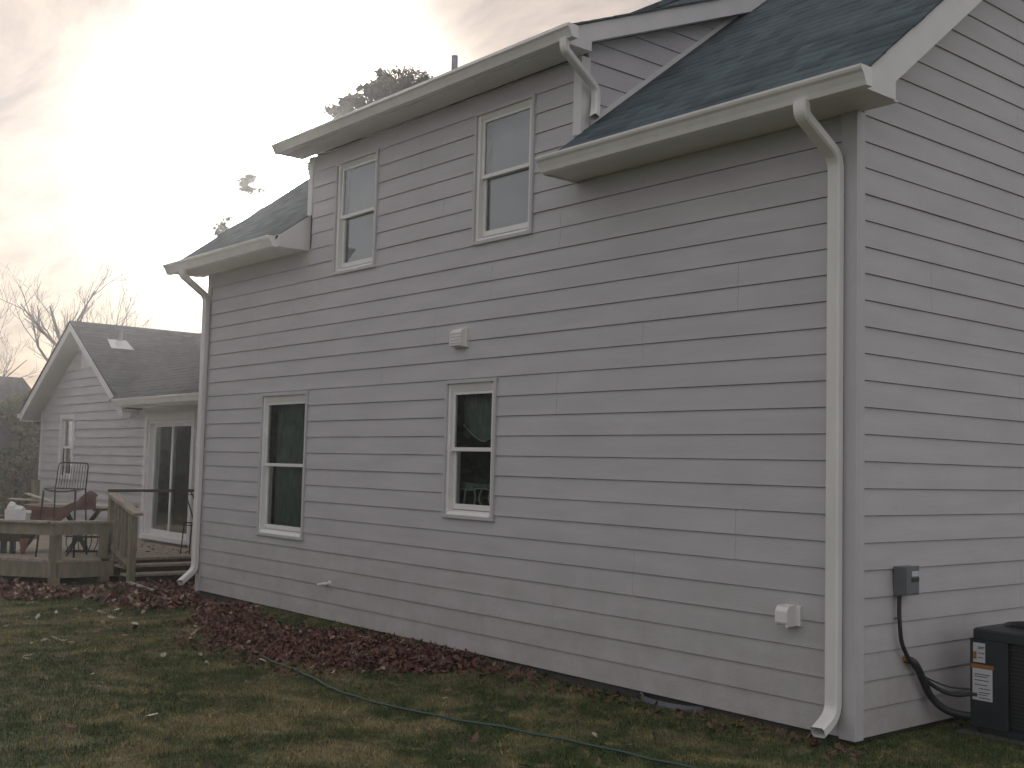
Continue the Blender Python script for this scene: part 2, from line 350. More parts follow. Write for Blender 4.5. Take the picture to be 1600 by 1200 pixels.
# ================================================================= ground
def build_ground():
    mb = MB(); xs = list(np.linspace(-20, 8, 113)); ys = list(np.linspace(-10, 4, 57))
    xs = [-600, -200, -80, -40] + xs + [20, 60, 300]; ys = [-400, -100, -30] + ys + [20, 80, 400]
    def h(x, y):
        z = gz(x, y)
        if -20 < x < 8 and -10 < y < 0: z += 0.022 * noise.noise(Vector((x * .9, y * .9, 3))) + 0.008 * noise.noise(Vector((x * 4, y * 4, 1)))
        return z
    for y in ys:
        for x in xs: mb.v.append((x, y, h(x, y)))
    nx = len(xs)
    for j in range(len(ys) - 1):
        for i in range(nx - 1): mb.f.append((j * nx + i, j * nx + i + 1, (j + 1) * nx + i + 1, (j + 1) * nx + i))
    o = mb.build('ground', 'ground', smooth=True); tag(o, kind='structure'); return h
hfun = build_ground()
def attr_mesh(name, V, F3, cols, m):
    """V (n,3) vertices, faces list, per-vertex colour"""
    me = bpy.data.meshes.new(name)
    V = np.asarray(V, np.float32); F = np.asarray(F3, np.int32); k = F.shape[1]
    me.vertices.add(len(V)); me.vertices.foreach_set('co', V.ravel())
    me.loops.add(F.size); me.loops.foreach_set('vertex_index', F.ravel())
    me.polygons.add(len(F)); me.polygons.foreach_set('loop_start', np.arange(0, F.size, k, dtype=np.int32)); me.polygons.foreach_set('loop_total', np.full(len(F), k, np.int32))
    me.update(calc_edges=True)
    if cols is not None:
        a = me.color_attributes.new('col', 'FLOAT_COLOR', 'POINT'); c = np.ones((len(V), 4), np.float32); c[:, :3] = cols; a.data.foreach_set('color', c.ravel())
    me.materials.append(M[m]); me.validate()
    o = bpy.data.objects.new(name, me); COL.objects.link(o); return o
def in_view(x, y, z=0, m=0.06):
    d = np.stack([x - 4.3052, y + 6.5167, np.zeros_like(x) + z - 1.687], -1)
    zf = d @ np.array(cF); u = (d @ np.array(cR)) / zf * 1791.87 / 800; v = (d @ np.array(cU)) / zf * 1791.87 / 600
    return (zf > 0) & (np.abs(u) < 1 + m) & (np.abs(v) < 1 + m)
def grass():
    n = 900000
    x = rng.uniform(-17, 2.5, n); y = rng.uniform(-5.2, 2.0, n)
    dd = np.hypot(x - 4.3, y + 6.5); keep = in_view(x, y, -.1) & (rng.random(n) < np.clip(9.0 / dd, 0.25, 1) ** 1.3)
    keep &= ~((y > 0.0) & (x < 0.0) & (x > -9.9)) & ~((x < -12.0) & (y > -.75)) & ~((x < -13.0) & (y > -1.5 + (x + 13.0) * -.0))
    x, y = x[keep], y[keep]; n = len(x)
    z = np.array([hfun(a, b) for a, b in zip(x, y)])
    long_ = rng.random(n) < .09
    L = rng.uniform(0.018, 0.048, n); L[long_] *= rng.uniform(1.6, 3.4, long_.sum())
    a = rng.uniform(0, 2 * np.pi, n); lean = rng.uniform(0.1, 1.1, n); lean[long_] = rng.uniform(1.15, 1.5, long_.sum())
    dx, dy, dz = np.cos(a) * np.sin(lean), np.sin(a) * np.sin(lean), np.cos(lean)
    b = a + np.pi / 2 + rng.uniform(-.8, .8, n); w = rng.uniform(.0018, .0038, n)
    V = np.zeros((n, 3, 3)); base = np.stack([x, y, z - .004], -1); sd = np.stack([np.cos(b) * w, np.sin(b) * w, 0 * w], -1)
    V[:, 0] = base - sd; V[:, 1] = base + sd; V[:, 2] = base + np.stack([dx, dy, dz], -1) * L[:, None]
    c = np.repeat(rng.uniform(.65, 1.5, n)[:, None], 3, 1); c[long_] *= np.array([2.1, 1.75, 1.3])
    o = attr_mesh('lawn_grass', V.reshape(-1, 3), np.arange(3 * n).reshape(-1, 3), np.repeat(c, 3, 0), 'blade')
    tag(o, 'short patchy green and straw coloured lawn in front of the house', 'grass', kind='stuff')
grass()
# ---- leaves
OAK = np.array([(0, 0), (.07, .10), (.20, .16), (.10, .26), (.30, .42), (.12, .47), (.27, .68), (.10, .70), (.10, .88), (0, 1.0), (-.10, .86), (-.11, .70), (-.28, .64), (-.12, .48), (-.31, .40), (-.10, .27), (-.19, .14), (-.06, .09)]) - (0, .5)
def leaves(name, P, size, pal, label, lift=0.0, tilt=0.6, curl=0.5):
    n = len(P); k = len(OAK)
    V = np.zeros((n, k, 3)); C_ = np.zeros((n, k, 3)); pal = np.array(pal)
    for i in range(n):
        s = rng.uniform(*size); c = rng.uniform(-curl, curl * 1.6)
        q = np.zeros((k, 3)); q[:, 0] = OAK[:, 0] * s * rng.uniform(.8, 1.2); q[:, 1] = OAK[:, 1] * s; q[:, 2] = s * c * (OAK[:, 1] ** 2 + 1.5 * OAK[:, 0] ** 2)
        m = Matrix.Rotation(rng.uniform(0, 6.28), 3, 'Z') @ Matrix.Rotation(rng.normal(0, tilt), 3, 'X') @ Matrix.Rotation(rng.normal(0, tilt), 3, 'Y')
        V[i] = q @ np.array(m).T + P[i] + (0, 0, lift + 0.3 * abs(c) * s * 0)
        C_[i] = pal[rng.integers(len(pal))] * rng.uniform(.7, 1.3)
    o = attr_mesh(name, V.reshape(-1, 3), np.arange(n * k).reshape(-1, k), C_.reshape(-1, 3), 'leaf')
    tag(o, label, 'leaves', kind='stuff'); return o
REDS = [(.145, .056, .044), (.12, .046, .040), (.17, .072, .050), (.09, .036, .032), (.21, .11, .070), (.13, .065, .050), (.10, .055, .045)]
TANS = [(.30, .22, .15), (.20, .12, .08), (.36, .29, .21)]
def pile_front(x):   # outer edge of the leaf drift along the wall, as y
    return np.interp(x, [-9.6, -8.6, -7.6, -6.9, -6.2, -5.2, -4.5, -3.9, -3.4, -2.6], [-.25, -.55, -1.0, -1.22, -1.42, -1.5, -1.32, -1.0, -.62, -.22])
def pile_back(x):
    return np.interp(x, [-9.6, -8.2, -7.0, -6.0, -5.0, -3.0], [-.04, -.12, -.42, -.42, -.12, -.03])
P = []
while len(P) < 8600:
    x = rng.uniform(-9.6, -3.0); y = rng.uniform(-1.75, 0.0); f, b = pile_front(x), pile_back(x)
    f += .16 * noise.noise(Vector((x * 2.2, 0, 5))); b += .12 * noise.noise(Vector((x * 2.7, 3, 5)))
    t = (y - f) / (b - f) if b - f > .05 else -1
    if not (-.4 < t < 1.15): continue
    den = min(1, max(.06, (t + .08) * 2.6)) * min(1, max(0, (1.15 - t) * 3)) * min(1, max(.08, (-3.0 - x) / 1.2)) * (.55 + .9 * max(0, noise.noise(Vector((x * 1.6, y * 2.5, 9))) + .45))
    if x < -8.3: den *= .45
    if rng.random() > den: continue
    hh = max(0, math.sin(math.pi * min(1, max(0, t)))) * (.055 if x > -7.8 else .035)
    P.append((x, y, hfun(x, y) + .012 + rng.uniform(0, hh)))
leaves('leaf_drift', np.array(P), (.05, .10), REDS * 6 + TANS, 'thick drift of red brown oak leaves along the foot of the siding wall')
P = []
while len(P) < 3600:
    x = rng.uniform(-17, -9.2); y = rng.uniform(-3.6, 1.6)
    d = abs(y - (-1.5 + .12 * (x + 13))); near = max(0, 1 - d / .75) if x < -11 else max(0, 1 - abs(y + .35) / .8)
    if x > -12.6 and y > -.3: near = .75
    if x < -12.85 and y > -.9 + 0.8 * (x + 12.9) and True: continue
    if y > 0 and x > -9.9: continue
    if rng.random() > near ** .8: continue
    P.append((x, y, hfun(x, y) + .012 + rng.uniform(0, .05)))
leaves('leaf_drift', np.array(P), (.07, .15), REDS * 4 + TANS * 2, 'red brown and tan leaves scattered before the deck skirt and steps')
P = []
while len(P) < 380:
    x = rng.uniform(-15, 0.6); y = rng.uniform(-5, -.05)
    if rng.random() > (.2 if x > -5 else 1): continue
    P.append((x, y, hfun(x, y) + .02))
leaves('fallen_leaves', np.array(P), (.05, .12), TANS + [(.45, .40, .32), (.52, .48, .40), (.12, .06, .045), (.16, .10, .06)], 'single pale dry leaves scattered over the open lawn', tilt=.35)
P = [(rng.uniform(-3.2, .2), 0, 0) for _ in range(260)]
P = np.array([(x, -.02 - abs(rng.normal(0, .16)) - .10 * (rng.random() < .3), hfun(x, -.2) + .015) for x, _, _ in P])
leaves('fallen_leaves', P, (.04, .09), REDS + [(.10, .065, .045), (.16, .10, .07)], 'thin line of brown leaves and twigs beneath the near end of the wall', tilt=.4)

# ================================================================= main house
def nearer(p, k): return tuple(c + (a - c) * k for a, c in zip(p, (4.3052, -6.5167, 1.687)))
HX0, HY1 = -9.75, 8.0
PM = 0.77                                   # main roof pitch
house = empty('house', (-4.875, 4, 0), 'large grey sided house with white windows and dark shingled roof', 'house')
W4 = (-8.152, -7.06, .80, 2.475); W3 = (-4.463, -3.693, 1.19, 2.482); W2 = (-4.118, -3.258, 3.735, 5.0); W1 = (-6.62, -5.768, 3.735, 5.0)
HOLES = [W1, W2, W3, W4]
PF = lambda u, d, z: (u, -d, z)
SEAM = {21: -2.9, 20: -2.9, 17: -.97, 16: -.97, 7: -.97, 6: -.97, 19: -3.82, 18: -3.83, 15: -1.91, 14: -1.91, 13: -2.9, 12: -2.9, 5: -1.96, 4: -1.97, 3: -2.89, 2: -2.89, 1: -3.83, 0: -3.83, 9: -.1, 8: -.1, 11: -4.0, 10: -4.0, 22: -1.93, 23: -4.6, 24: -4.6}
SEAM2 = {17: [-4.69, -8.3], 16: [-4.69, -8.3], 2: [-6.64], 3: [-6.64], 1: [-7.58], 0: [-7.58], 7: [-4.7, -8.5], 6: [-4.7, -8.5], 13: [-6.63], 12: [-6.63], 5: [-5.72], 4: [-5.72], 15: [-5.6], 14: [-5.6], 11: [-7.6], 10: [-7.6], 9: [-4.2, -6.6], 8: [-4.2, -6.6], 19: [-7.5], 18: [-7.5], 21: [-6.9], 20: [-6.9], 26: [-5.0], 27: [-5.0]}
seamf = lambda n: ([SEAM[n]] if n in SEAM else []) + SEAM2.get(n, [])
def front_u(z):
    if z < 4.104: return [(-9.66, -.10)]
    if z < 4.5: return [(-7.13, -2.695)]
    return [(-7.13, -2.755)]
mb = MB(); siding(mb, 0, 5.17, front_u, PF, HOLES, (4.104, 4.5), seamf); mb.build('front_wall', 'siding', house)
sh = MB(); siding(sh, 0, 5.17, lambda z: [(-9.74, -.01)] if z < 4.104 else [(-7.19, -2.69)], lambda u, d, z: (u, .012, z), HOLES, (4.104,), lap=False, e=20)
def end_u(z):
    lo = .075 if z < 4.247 + PM * .075 else (z - 4.247) / PM
    return [(lo, 8 - lo)]
PE = lambda u, d, z: (d, u, z)
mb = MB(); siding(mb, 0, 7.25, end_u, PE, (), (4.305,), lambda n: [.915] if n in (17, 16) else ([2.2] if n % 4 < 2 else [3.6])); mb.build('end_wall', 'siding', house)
siding(sh, 0, 7.25, end_u, lambda u, d, z: (-.012, u, z), (), (4.305,), lap=False, e=20)
PE2 = lambda u, d, z: (HX0 - d, u, z)
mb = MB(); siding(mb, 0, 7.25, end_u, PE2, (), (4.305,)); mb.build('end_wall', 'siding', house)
siding(sh, 0, 7.25, end_u, lambda u, d, z: (HX0 + .012, u, z), (), (4.305,), lap=False, e=20)
def dorm_u(z):
    a = 0.06 if z < 5.30 else (z - 5.275) / .405
    return [(a, max(a, (z - 4.53) / PM))]
for xx, sg in ((-2.68, 1), (-7.2, -1)):
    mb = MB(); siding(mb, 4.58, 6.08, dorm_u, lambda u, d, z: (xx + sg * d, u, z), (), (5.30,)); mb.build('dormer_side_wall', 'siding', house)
    siding(sh, 4.58, 6.08, dorm_u, lambda u, d, z: (xx - sg * .012, u, z), (), (5.30,), lap=False, e=20)
sh.box(HX0 + .02, -.02, 7.96, 8.0, 0, 4.2)
sh.build('sheathing', 'sheath', house)
# foundation
mb = MB(); mb.box(HX0 + .03, -.03, .03, .2, -.5, -.004); mb.box(-.2, -.03, .2, 7.9, -.5, -.004); mb.box(HX0 + .03, HX0 + .2, .2, 7.9, -.5, -.004)
mb.build('foundation', 'concrete', house)
# corner posts (L of two boards, proud of the siding)
def lpost(x, sx, y, z0, z1, w1, w2, t=.024):
    m = MB(); m.box(*sorted((x - sx * w1, x + sx * t)), y - t, y + .002, z0, z1); m.box(*sorted((x, x + sx * t)), y + .002, y + w2, z0, z1)
    return m
lpost(0, 1, 0, -.012, 4.099, .10, .072).build('corner_post', 'trimg', house, bevel=.003)
lpost(HX0, -1, 0, -.012, 4.099, .09, .07).build('corner_post', 'trimg', house, bevel=.003)
m = MB(); m.prism([(-.026, 4.50), (-.026, 5.178), (.0, 5.178), (.0, 4.50)], -2.755, -2.656); m.prism([(.0, 4.53), (.0, 5.178), (.075, 5.178), (.075, 4.585)], -2.68, -2.656); m.build('corner_post', 'trim', house)
m = MB(); m.prism([(-.026, 4.50), (-.026, 5.178), (.0, 5.178), (.0, 4.50)], -7.224, -7.13); m.prism([(.0, 4.53), (.0, 5.178), (.075, 5.178), (.075, 4.585)], -7.224, -7.2); m.build('corner_post', 'trim', house)
# soffits, fascia, rakes
XR, XL = .316, HX0 - .316
m = MB()
m.box(-2.70, XR - .026, -.374, -.002, 4.10, 4.112); m.box(0, XR - .026, -.002, .03, 4.10, 4.112)
m.box(XL + .026, -7.2, -.374, -.002, 4.10, 4.112); m.box(XL + .026, HX0, -.002, .03, 4.10, 4.112)
m.box(-7.36, -2.545, -.297, -.028, 5.18, 5.192)
m.build('soffit', 'soffit', house)
m = MB()
m.box(-2.70, XR - .026, -.392, -.374, 4.09, 4.225); m.box(XL + .026, -7.2, -.392, -.374, 4.09, 4.225); m.box(-7.34, -2.545, -.315, -.297, 5.17, 5.30)
m.build('fascia', 'trim', house)
for xa, xb in ((-2.715, -2.70), (-7.2, -7.185)):
    m = MB(); m.prism([(-.392, 4.088), (.002, 4.088), (.002, 4.505), (-.392, 4.215)], xa, xb); m.build('eave_end_cap', 'trim', house)
def rake(xa, xb, inner, ov=-.392):
    pts = [(ov, 4.095), (-.04, 4.095), (-.04, 4.216), (4, 7.327), (4, 7.585), (ov, 4.205)]
    q = MB(); q.prism(pts, xa, xb); back = [(8 - a, b) for a, b in pts]; q.prism(back[::-1], xa, xb)
    lo, hi = sorted((inner, xa if abs(xa - inner) < abs(xb - inner) else xb))
    q.box(lo, hi, -.052, -.04, 4.112, 4.25)       # return back
    q.prism([(-.04, 4.222), (4, 7.333), (4, 7.345), (-.04, 4.234)], lo, hi)
    return q
rake(XR - .026, XR, 0).build('rake_board', 'trim', house); rake(XL, XL + .026, HX0).build('rake_board', 'trim', house)
def drake(xa, xb, inner):
    pts = [(-.315, 5.172), (-.045, 5.172), (-.045, 5.258), (2.62, 6.33), (2.62, 6.52), (-.315, 5.305)]
    q = MB(); q.prism(pts, xa, xb); lo, hi = sorted((inner, xa if abs(xa - inner) < abs(xb - inner) else xb))
    q.prism([(-.045, 5.262), (2.6, 6.325), (2.6, 6.335), (-.045, 5.272)], lo, hi); q.box(lo, hi, -.055, -.045, 5.192, 5.28); return q
drake(-2.545, -2.52, -2.66).build('rake_board', 'trim', house); drake(-7.36, -7.335, -7.22).build('rake_board', 'trim', house)
m = MB()                                      # step flashing boards along the dormer cheeks
for xa, xb in ((-2.676, -2.655),):
    m.prism([(.09, 4.595), (2.4, 6.374), (2.4, 6.424), (.09, 4.645)], xa, xb)
m.build('flashing', 'trim', house)
# roof slopes, laid as shingle courses (each course is a thin wedge)
def slope(mb, x0, x1, ya, yb, zf, th=.03, exp=.14, ax=0, jag=0.0):
    """courses running in x, climbing from ya to yb, top surface zf(y)"""
    run = math.hypot(yb - ya, zf(yb) - zf(ya)); n = max(1, int(run / exp)); sg = 1 if yb > ya else -1
    for i in range(n):
        y0 = ya + (yb - ya) * i / n; y1 = ya + (yb - ya) * (i + 1) / n + sg * .01
        y1 = min(y1, yb) if sg > 0 else max(y1, yb)
        j0 = random.uniform(-jag, jag); j1 = random.uniform(-jag, jag)
        a, b = x0 + j0, x1 + j1
        vs = [(a, y0, zf(y0) + .0045), (b, y0, zf(y0) + .0045), (b, y1, zf(y1) + .001), (a, y1, zf(y1) + .001), (a, y0, zf(y0) - (th if i == 0 else .012)), (b, y0, zf(y0) - (th if i == 0 else .012)), (b, y1, zf(y1) - .012), (a, y1, zf(y1) - .012)]
        mb.add(vs, [(0, 1, 2, 3), (0, 4, 5, 1), (1, 5, 6, 2), (0, 3, 7, 4), (7, 6, 5, 4)])
zm = lambda y: 4.52 + PM * y; zb = lambda y: 4.52 + PM * (8 - y); zd = lambda y: 5.455 + .41 * y
m = MB()
slope(m, -2.66, XR + .02, -.425, 4.0, zm, jag=.006); slope(m, XL - .02, -7.21, -.425, 4.0, zm, jag=.006); slope(m, -7.21, -2.66, 2.45, 4.0, zm)
slope(m, XL - .02, XR + .02, 8.42, 4.0, zb)
m.box(XL - .02, XR + .02, 3.9, 4.1, zm(4) - .05, zm(4) + .02)
m.build('roof', 'roof', house, uv=lambda x, y, z: (x, (y if y < 4 else 8 - y) * 1.262))
m = MB(); slope(m, -7.385, -2.495, -.345, 2.62, zd, jag=.008); rf = m.build('dormer_roof', 'roof', house, uv=lambda x, y, z: (x, y * 1.08))
# plumbing vent behind the dormer's outline
m = MB(); m.tube([(-8.95, 3.4, zm(3.4) - .1), (-8.95, 3.4, 7.62)], .05, 12); 
def gutter(x0, x1, yb, zt, h=.12, w=.125):
    prof = [(0, 0), (0, -h), (-.065, -h), (-.078, -h * .72), (-.10, -h * .38), (-.118, -h * .25), (-w, -h * .12), (-w, 0), (-w + .012, 0), (-w + .012, -.006)]
    inn = [(-w + .004, -.010), (-w + .006, -h * .13), (-.112, -h * .28), (-.094, -h * .42), (-.073, -h * .73), (-.06, -h + .004), (-.004, -h + .004), (-.004, 0)]
    loop = [(yb + a, zt + b) for a, b in prof[:8]] + [(yb + a, zt + b) for a, b in inn]
    q = MB(); n = len(loop)
    q.add([(x0, *p) for p in loop] + [(x1, *p) for p in loop], [(i, (i + 1) % n, (i + 1) % n + n, i + n) for i in range(n)])
    cap = [(yb + a, zt + b) for a, b in prof[:8]]
    q.prism(cap, x0 - .002, x0 + .003); q.prism(cap, x1 - .003, x1 + .002)
    return q
gutter(-2.665, .37, -.392, 4.205).build('gutter', 'gutter', house)
gutter(-10.10, -7.22, -.392, 4.205).build('gutter', 'gutter', house)
gutter(-7.40, -2.40, -.315, 5.285, .105, .115).build('gutter', 'gutter', house)
def bend(pts, r=.07, k=5):                     # round the corners of a polyline
    P = [Vector(p) for p in pts]; out = [P[0]]
    for i in range(1, len(P) - 1):
        a = (P[i - 1] - P[i]); b = (P[i + 1] - P[i]); ra = min(r, a.length * .45, b.length * .45)
        A = P[i] + a.normalized() * ra; B = P[i] + b.normalized() * ra
        for t in range(k + 1):
            s = t / k; out.append(A * (1 - s) ** 2 + P[i] * 2 * s * (1 - s) + B * s * s)
    return out + [P[-1]]
m = MB(); m.rtube(bend([(-.105, -.46, 4.09), (-.105, -.455, 4.0), (-.112, -.068, 3.80), (-.112, -.068, .14), (-.098, -.25, .055)], .09), .098, .072, cap=(True, False))
ds = m.build('downspout', 'gutter', house)
m = MB(); m.rtube(bend([(-9.60, -.46, 4.09), (-9.60, -.455, 4.02), (-9.70, -.068, 3.80), (-9.70, -.068, .26), (-9.60, -.30, .115)], .08), .098, .072, cap=(True, False)); m.build('downspout', 'gutter', house)
m = MB(); m.rtube(bend([(-2.50, -.375, 5.19), (-2.50, -.37, 5.10), (-2.60, .09, 4.90), (-2.60, .09, 4.74), (-2.55, .03, 4.63)], .06), .078, .06, cap=(True, False)); m.build('downspout', 'gutter', house)
m = MB(); m.tube([(-8.56, 3.0, zm(3.0) - .1), (-8.56, 3.0, 7.50)], .045, 14); m.build('vent_pipe', 'leadpipe', house, smooth=False)
# windows
def window(W, kind):
    x0, x1, z0, z1 = W; t = .034
    root = MB()      # outer casing, mitred look: four boards
    root.box(x0, x0 + t, -.034, .03, z0, z1); root.box(x1 - t, x1, -.034, .03, z0, z1); root.box(x0 + t, x1 - t, -.034, .03, z1 - t, z1); root.box(x0 + t, x1 - t, -.034, .03, z0, z0 + t)
    w = root.build('window', 'trimg', house, bevel=.004)
    a0, a1, b0, b1 = x0 + t, x1 - t, z0 + t, z1 - t
    hd = .075 if kind != 'up' else .045
    f = MB(); s = .040
    f.box(a0, a0 + s, -.012, .075, b0, b1); f.box(a1 - s, a1, -.012, .075, b0, b1)
    f.prism([(-.014, b1), (.075, b1), (.075, b1 - hd), (.010, b1 - hd)], a0 + s, a1 - s); f.prism([(-.020, b0), (.075, b0), (.075, b0 + .05), (-.004, b0 + .028)], a0 + s, a1 - s)
    f.build('window_frame', 'vinyl', w, bevel=.003)
    c0, c1, d0, d1 = a0 + s, a1 - s, b0 + .05, b1 - hd; mid = (d0 + d1) / 2 + .01; r = .034
    for (q0, q1, y, bot, top) in ((mid - .018, d1, .012, .036, .026), (d0, mid + .018, .042, .050, .036)):
        g = MB(); g.box(c0, c0 + r, y, y + .028, q0, q1); g.box(c1 - r, c1, y, y + .028, q0, q1)
        g.box(c0 + r, c1 - r, y, y + .028, q0, q0 + bot); g.box(c0 + r, c1 - r, y, y + .028, q1 - top, q1)
        g.build('sash', 'vinyl', w, bevel=.002)
        p = MB(); p.quad((c0 + r, y + .014, q0 + bot), (c1 - r, y + .014, q0 + bot), (c1 - r, y + .014, q1 - top), (c0 + r, y + .014, q1 - top)); p.build('glass_pane', 'glass', w)
    i = MB(); Y = .9
    e0, e1, h0, h1 = x0 - .1, x1 + .1, z0 - .1, z1 + .1
    i.quad((e0, Y, h0), (e1, Y, h0), (e1, Y, h1), (e0, Y, h1)); i.quad((e0, .076, h0), (e0, Y, h0), (e0, Y, h1), (e0, .076, h1)); i.quad((e1, .076, h0), (e1, .076, h1), (e1, Y, h1), (e1, Y, h0))
    i.quad((e0, .076, h1), (e0, Y, h1), (e1, Y, h1), (e1, .076, h1)); i.quad((e0, .076, h0), (e1, .076, h0), (e1, Y, h0), (e0, Y, h0))
    for q in ((e0, a0 + s, h0, h1), (a1 - s, e1, h0, h1), (a0 + s, a1 - s, h0, d0), (a0 + s, a1 - s, d1, h1)): i.quad((q[0], .078, q[2]), (q[1], .078, q[2]), (q[1], .078, q[3]), (q[0], .078, q[3]))
    i.build('window_recess', 'dark', w)
    if kind == 'up':
        b = MB(); b.quad((c0 + .035, .10, d0 - .02), (c1, .10, d0 - .02), (c1, .10, d1 + .02), (c0 + .035, .10, d1 + .02)); b.build('window_blind', 'blind', w)
    elif kind == 'swag':
        b = MB(); n = 28                        # gathered swag with a scalloped hem, and a low cafe curtain
        def sheet(top, botf, y0, amp, hemname):
            g = MB()
            for k in range(n + 1):
                u = k / n; x = c0 + (c1 - c0) * u; y = y0 + amp * math.sin(u * 34); g.v.append((x, y, top(u)))
                g.v.append((x, y - .01, (top(u) + botf(u)) / 2)); g.v.append((x, y + .012 * math.sin(u * 21), botf(u)))
            for k in range(n): g.f += [(3 * k, 3 * k + 3, 3 * k + 4, 3 * k + 1), (3 * k + 1, 3 * k + 4, 3 * k + 5, 3 * k + 2)]
            g.build('curtain', 'curtain', w)
            h = MB(); h.tube([(c0 + (c1 - c0) * k / n, y0 - .012, botf(k / n)) for k in range(n + 1)], .007, 5); h.build('curtain_hem', 'lace', w)
        sheet(lambda u: d1 + .02, lambda u: d1 - .40 + .10 * abs(2 * u - 1) ** 1.4 - .06 * math.sin(math.pi * u), .16, .008, 1)
        sheet(lambda u: d0 + .26 - .02 * math.sin(math.pi * u), lambda u: d0 + .19 - .01 * math.sin(9 * u), .15, .012, 1)
        g = MB()
        for k in range(5):
            xx = c0 + .06 + (c1 - c0 - .12) * k / 4; g.tube(curve_pts([(xx, .15, d0 + .2), (xx + .04 * math.sin(k * 2), .14, d0 + .1), (xx + .02 - .05 * math.cos(k), .15, d0)], 4), .010, 5)
        g.build('curtain_fold', 'lace', w)
    else:
        g = MB(); n = 60
        for k in range(n + 1):
            u = k / n; x = c0 + (c1 - c0) * u; y = .16 + .028 * math.sin(u * 40 + 2 * math.sin(u * 7)); g.v += [(x, y, d0 - .03), (x, y + .01 * math.sin(u * 15), d1 + .03)]
        for k in range(n): g.f.append((2 * k, 2 * k + 2, 2 * k + 3, 2 * k + 1))
        g.build('curtain', 'curtain', w, smooth=True)
    return w
tag(window(W1, 'up'), 'upper window below the glare'); tag(window(W2, 'up'), 'upper window beside the lower gutter end')
tag(window(W3, 'swag'), 'lower window with scalloped curtain'); tag(window(W4, 'fold'), 'tall lower window with plain green grey curtain')
# small wall fittings
m = MB(); m.box(-4.35, -4.145, -.040, -.0, 2.785, 2.965); m.prism([(-.085, 2.80), (-.085, 2.93), (-.055, 2.955), (-.04, 2.955), (-.04, 2.80)], -4.335, -4.16)
v = m.build('exhaust_vent', 'vinyl', house, bevel=.005)
m = MB(); [m.box(-4.325, -4.17, -.089, -.086, z, z + .006) for z in (2.82, 2.85, 2.88, 2.91)]; m.box(-4.325, -4.17, -.08, -.045, 2.797, 2.7995); m.build('louver', 'trimg', v)
m = MB(); m.box(-.535, -.40, -.03, .0, .665, .80); v = m.build('outlet_box', 'vinyl', house, bevel=.004)
m = MB(); m.prism([(-.032, .672), (-.105, .672), (-.115, .69), (-.115, .765), (-.095, .792), (-.032, .795)], -.535, -.435); m.build('outlet_cover', 'vinyl', v, bevel=.008)
m = MB(); m.box(-.452, -.437, -.119, -.10, .660, .676); m.build('latch', 'vinyl', v)
m = MB(); m.tube([(-6.46, .0, .385), (-6.46, -.06, .385), (-6.47, -.075, .382), (-6.58, -.085, .362)], .015, 10); m.tube([(-6.46, -.010, .385), (-6.46, -.02, .385)], .03, 12); m.build('drain_pipe', 'vinyl', house)
# disconnect box and condenser lines on the end wall
m = MB(); m.box(.017, .10, .425, .60, .895, 1.085); m.box(.10, .106, .435, .595, .905, 1.09); v = m.build('disconnect_box', 'grey', house, bevel=.005)
m = MB(); m.box(.107, .109, .50, .585, 1.02, 1.055); m.build('label_plate', 'label', v); m = MB(); m.box(.107, .112, .50, .585, .985, 1.01); m.build('handle', 'cable', v)
whip = curve_pts([(.045, .455, .90), (.045, .45, .80), (.05, .45, .70), (.05, .475, .58), (.055, .56, .46), (.07, .70, .335), (.12, .82, .25), (.22, .86, .225), (.30, .98, .235), (.345, 1.05, .245)], 6)
m = MB(); m.tube(whip, .0145, 8); m.tube(curve_pts([(.05, .56, .47), (.06, .70, .355), (.10, .80, .30), (.20, .86, .27), (.32, 1.0, .265)], 6), .006, 6)
m.build('electrical_whip', 'cable', house, smooth=True)
m = MB(); m.box(.017, .03, .43, .47, .735, .745); m.build('cable_clip', 'galv', house)
line = curve_pts([(-.02, .575, .455), (.045, .61, .445), (.06, .66, .39), (.065, .72, .30), (.075, .79, .20), (.13, .86, .12), (.22, .93, .085), (.34, 1.05, .08), (.40, 1.1, .10)], 6)
m = MB(); m.tube(line, .026, 10); m.build('insulated_line', 'cable', house, smooth=True)
m = MB()
for k in range(9):
    a = k * .7; m.tube([(.016, .575 + .02 * math.cos(a), .462 + .015 * math.sin(a)), (.034, .577 + .022 * math.cos(a), .462 + .014 * math.sin(a))], .010, 6)
m.build('foam_seal', 'foam', house, smooth=True)

# ================================================================= window well, condenser, hose, strip
m = MB(); n = 30
for k in range(n + 1):
    a = math.pi * (1 + k / n); cx, cy = -1.56, .02
    for rr, z in ((1.0, -.35), (1.0, -.012), (1.05, -.006), (.96, -.012), (.96, -.35)): m.v.append((cx + .30 * rr * math.cos(a), cy + .14 * rr * math.sin(a), z))
for k in range(n):
    for j in range(4): m.f.append((5 * k + j, 5 * k + 5 + j, 5 * k + 6 + j, 5 * k + 1 + j))
o = m.build('window_well', 'galv', smooth=False); tag(o, 'low curved galvanised window well rim tucked under the siding', 'window well')
ac = empty('air_conditioner', (.70, 1.30, -.05), 'black air conditioner condenser standing on a pad beside the end wall', 'air conditioner')
ax0, ax1, ay0, ay1 = .275, 1.005, .955, 1.685
def rrect(x0, x1, y0, y1, r, k=5):
    out = []
    for cx, cy, a0 in ((x1 - r, y1 - r, 0), (x0 + r, y1 - r, 90), (x0 + r, y0 + r, 180), (x1 - r, y0 + r, 270)):
        for i in range(k + 1):
            a = R_(a0 + 90 * i / k); out.append((cx + r * math.cos(a), cy + r * math.sin(a)))
    return out
m = MB(); m.prism(rrect(ax0 - .08, ax1 + .08, ay0 - .08, ay1 + .08, .03), -.16, -.02, 'z'); m.build('pad', 'concrete', ac)
m = MB(); m.prism(rrect(ax0 + .03, ax1 - .03, ay0 + .03, ay1 - .03, .06), .0, .60, 'z'); m.build('coil', 'acgrille', ac)
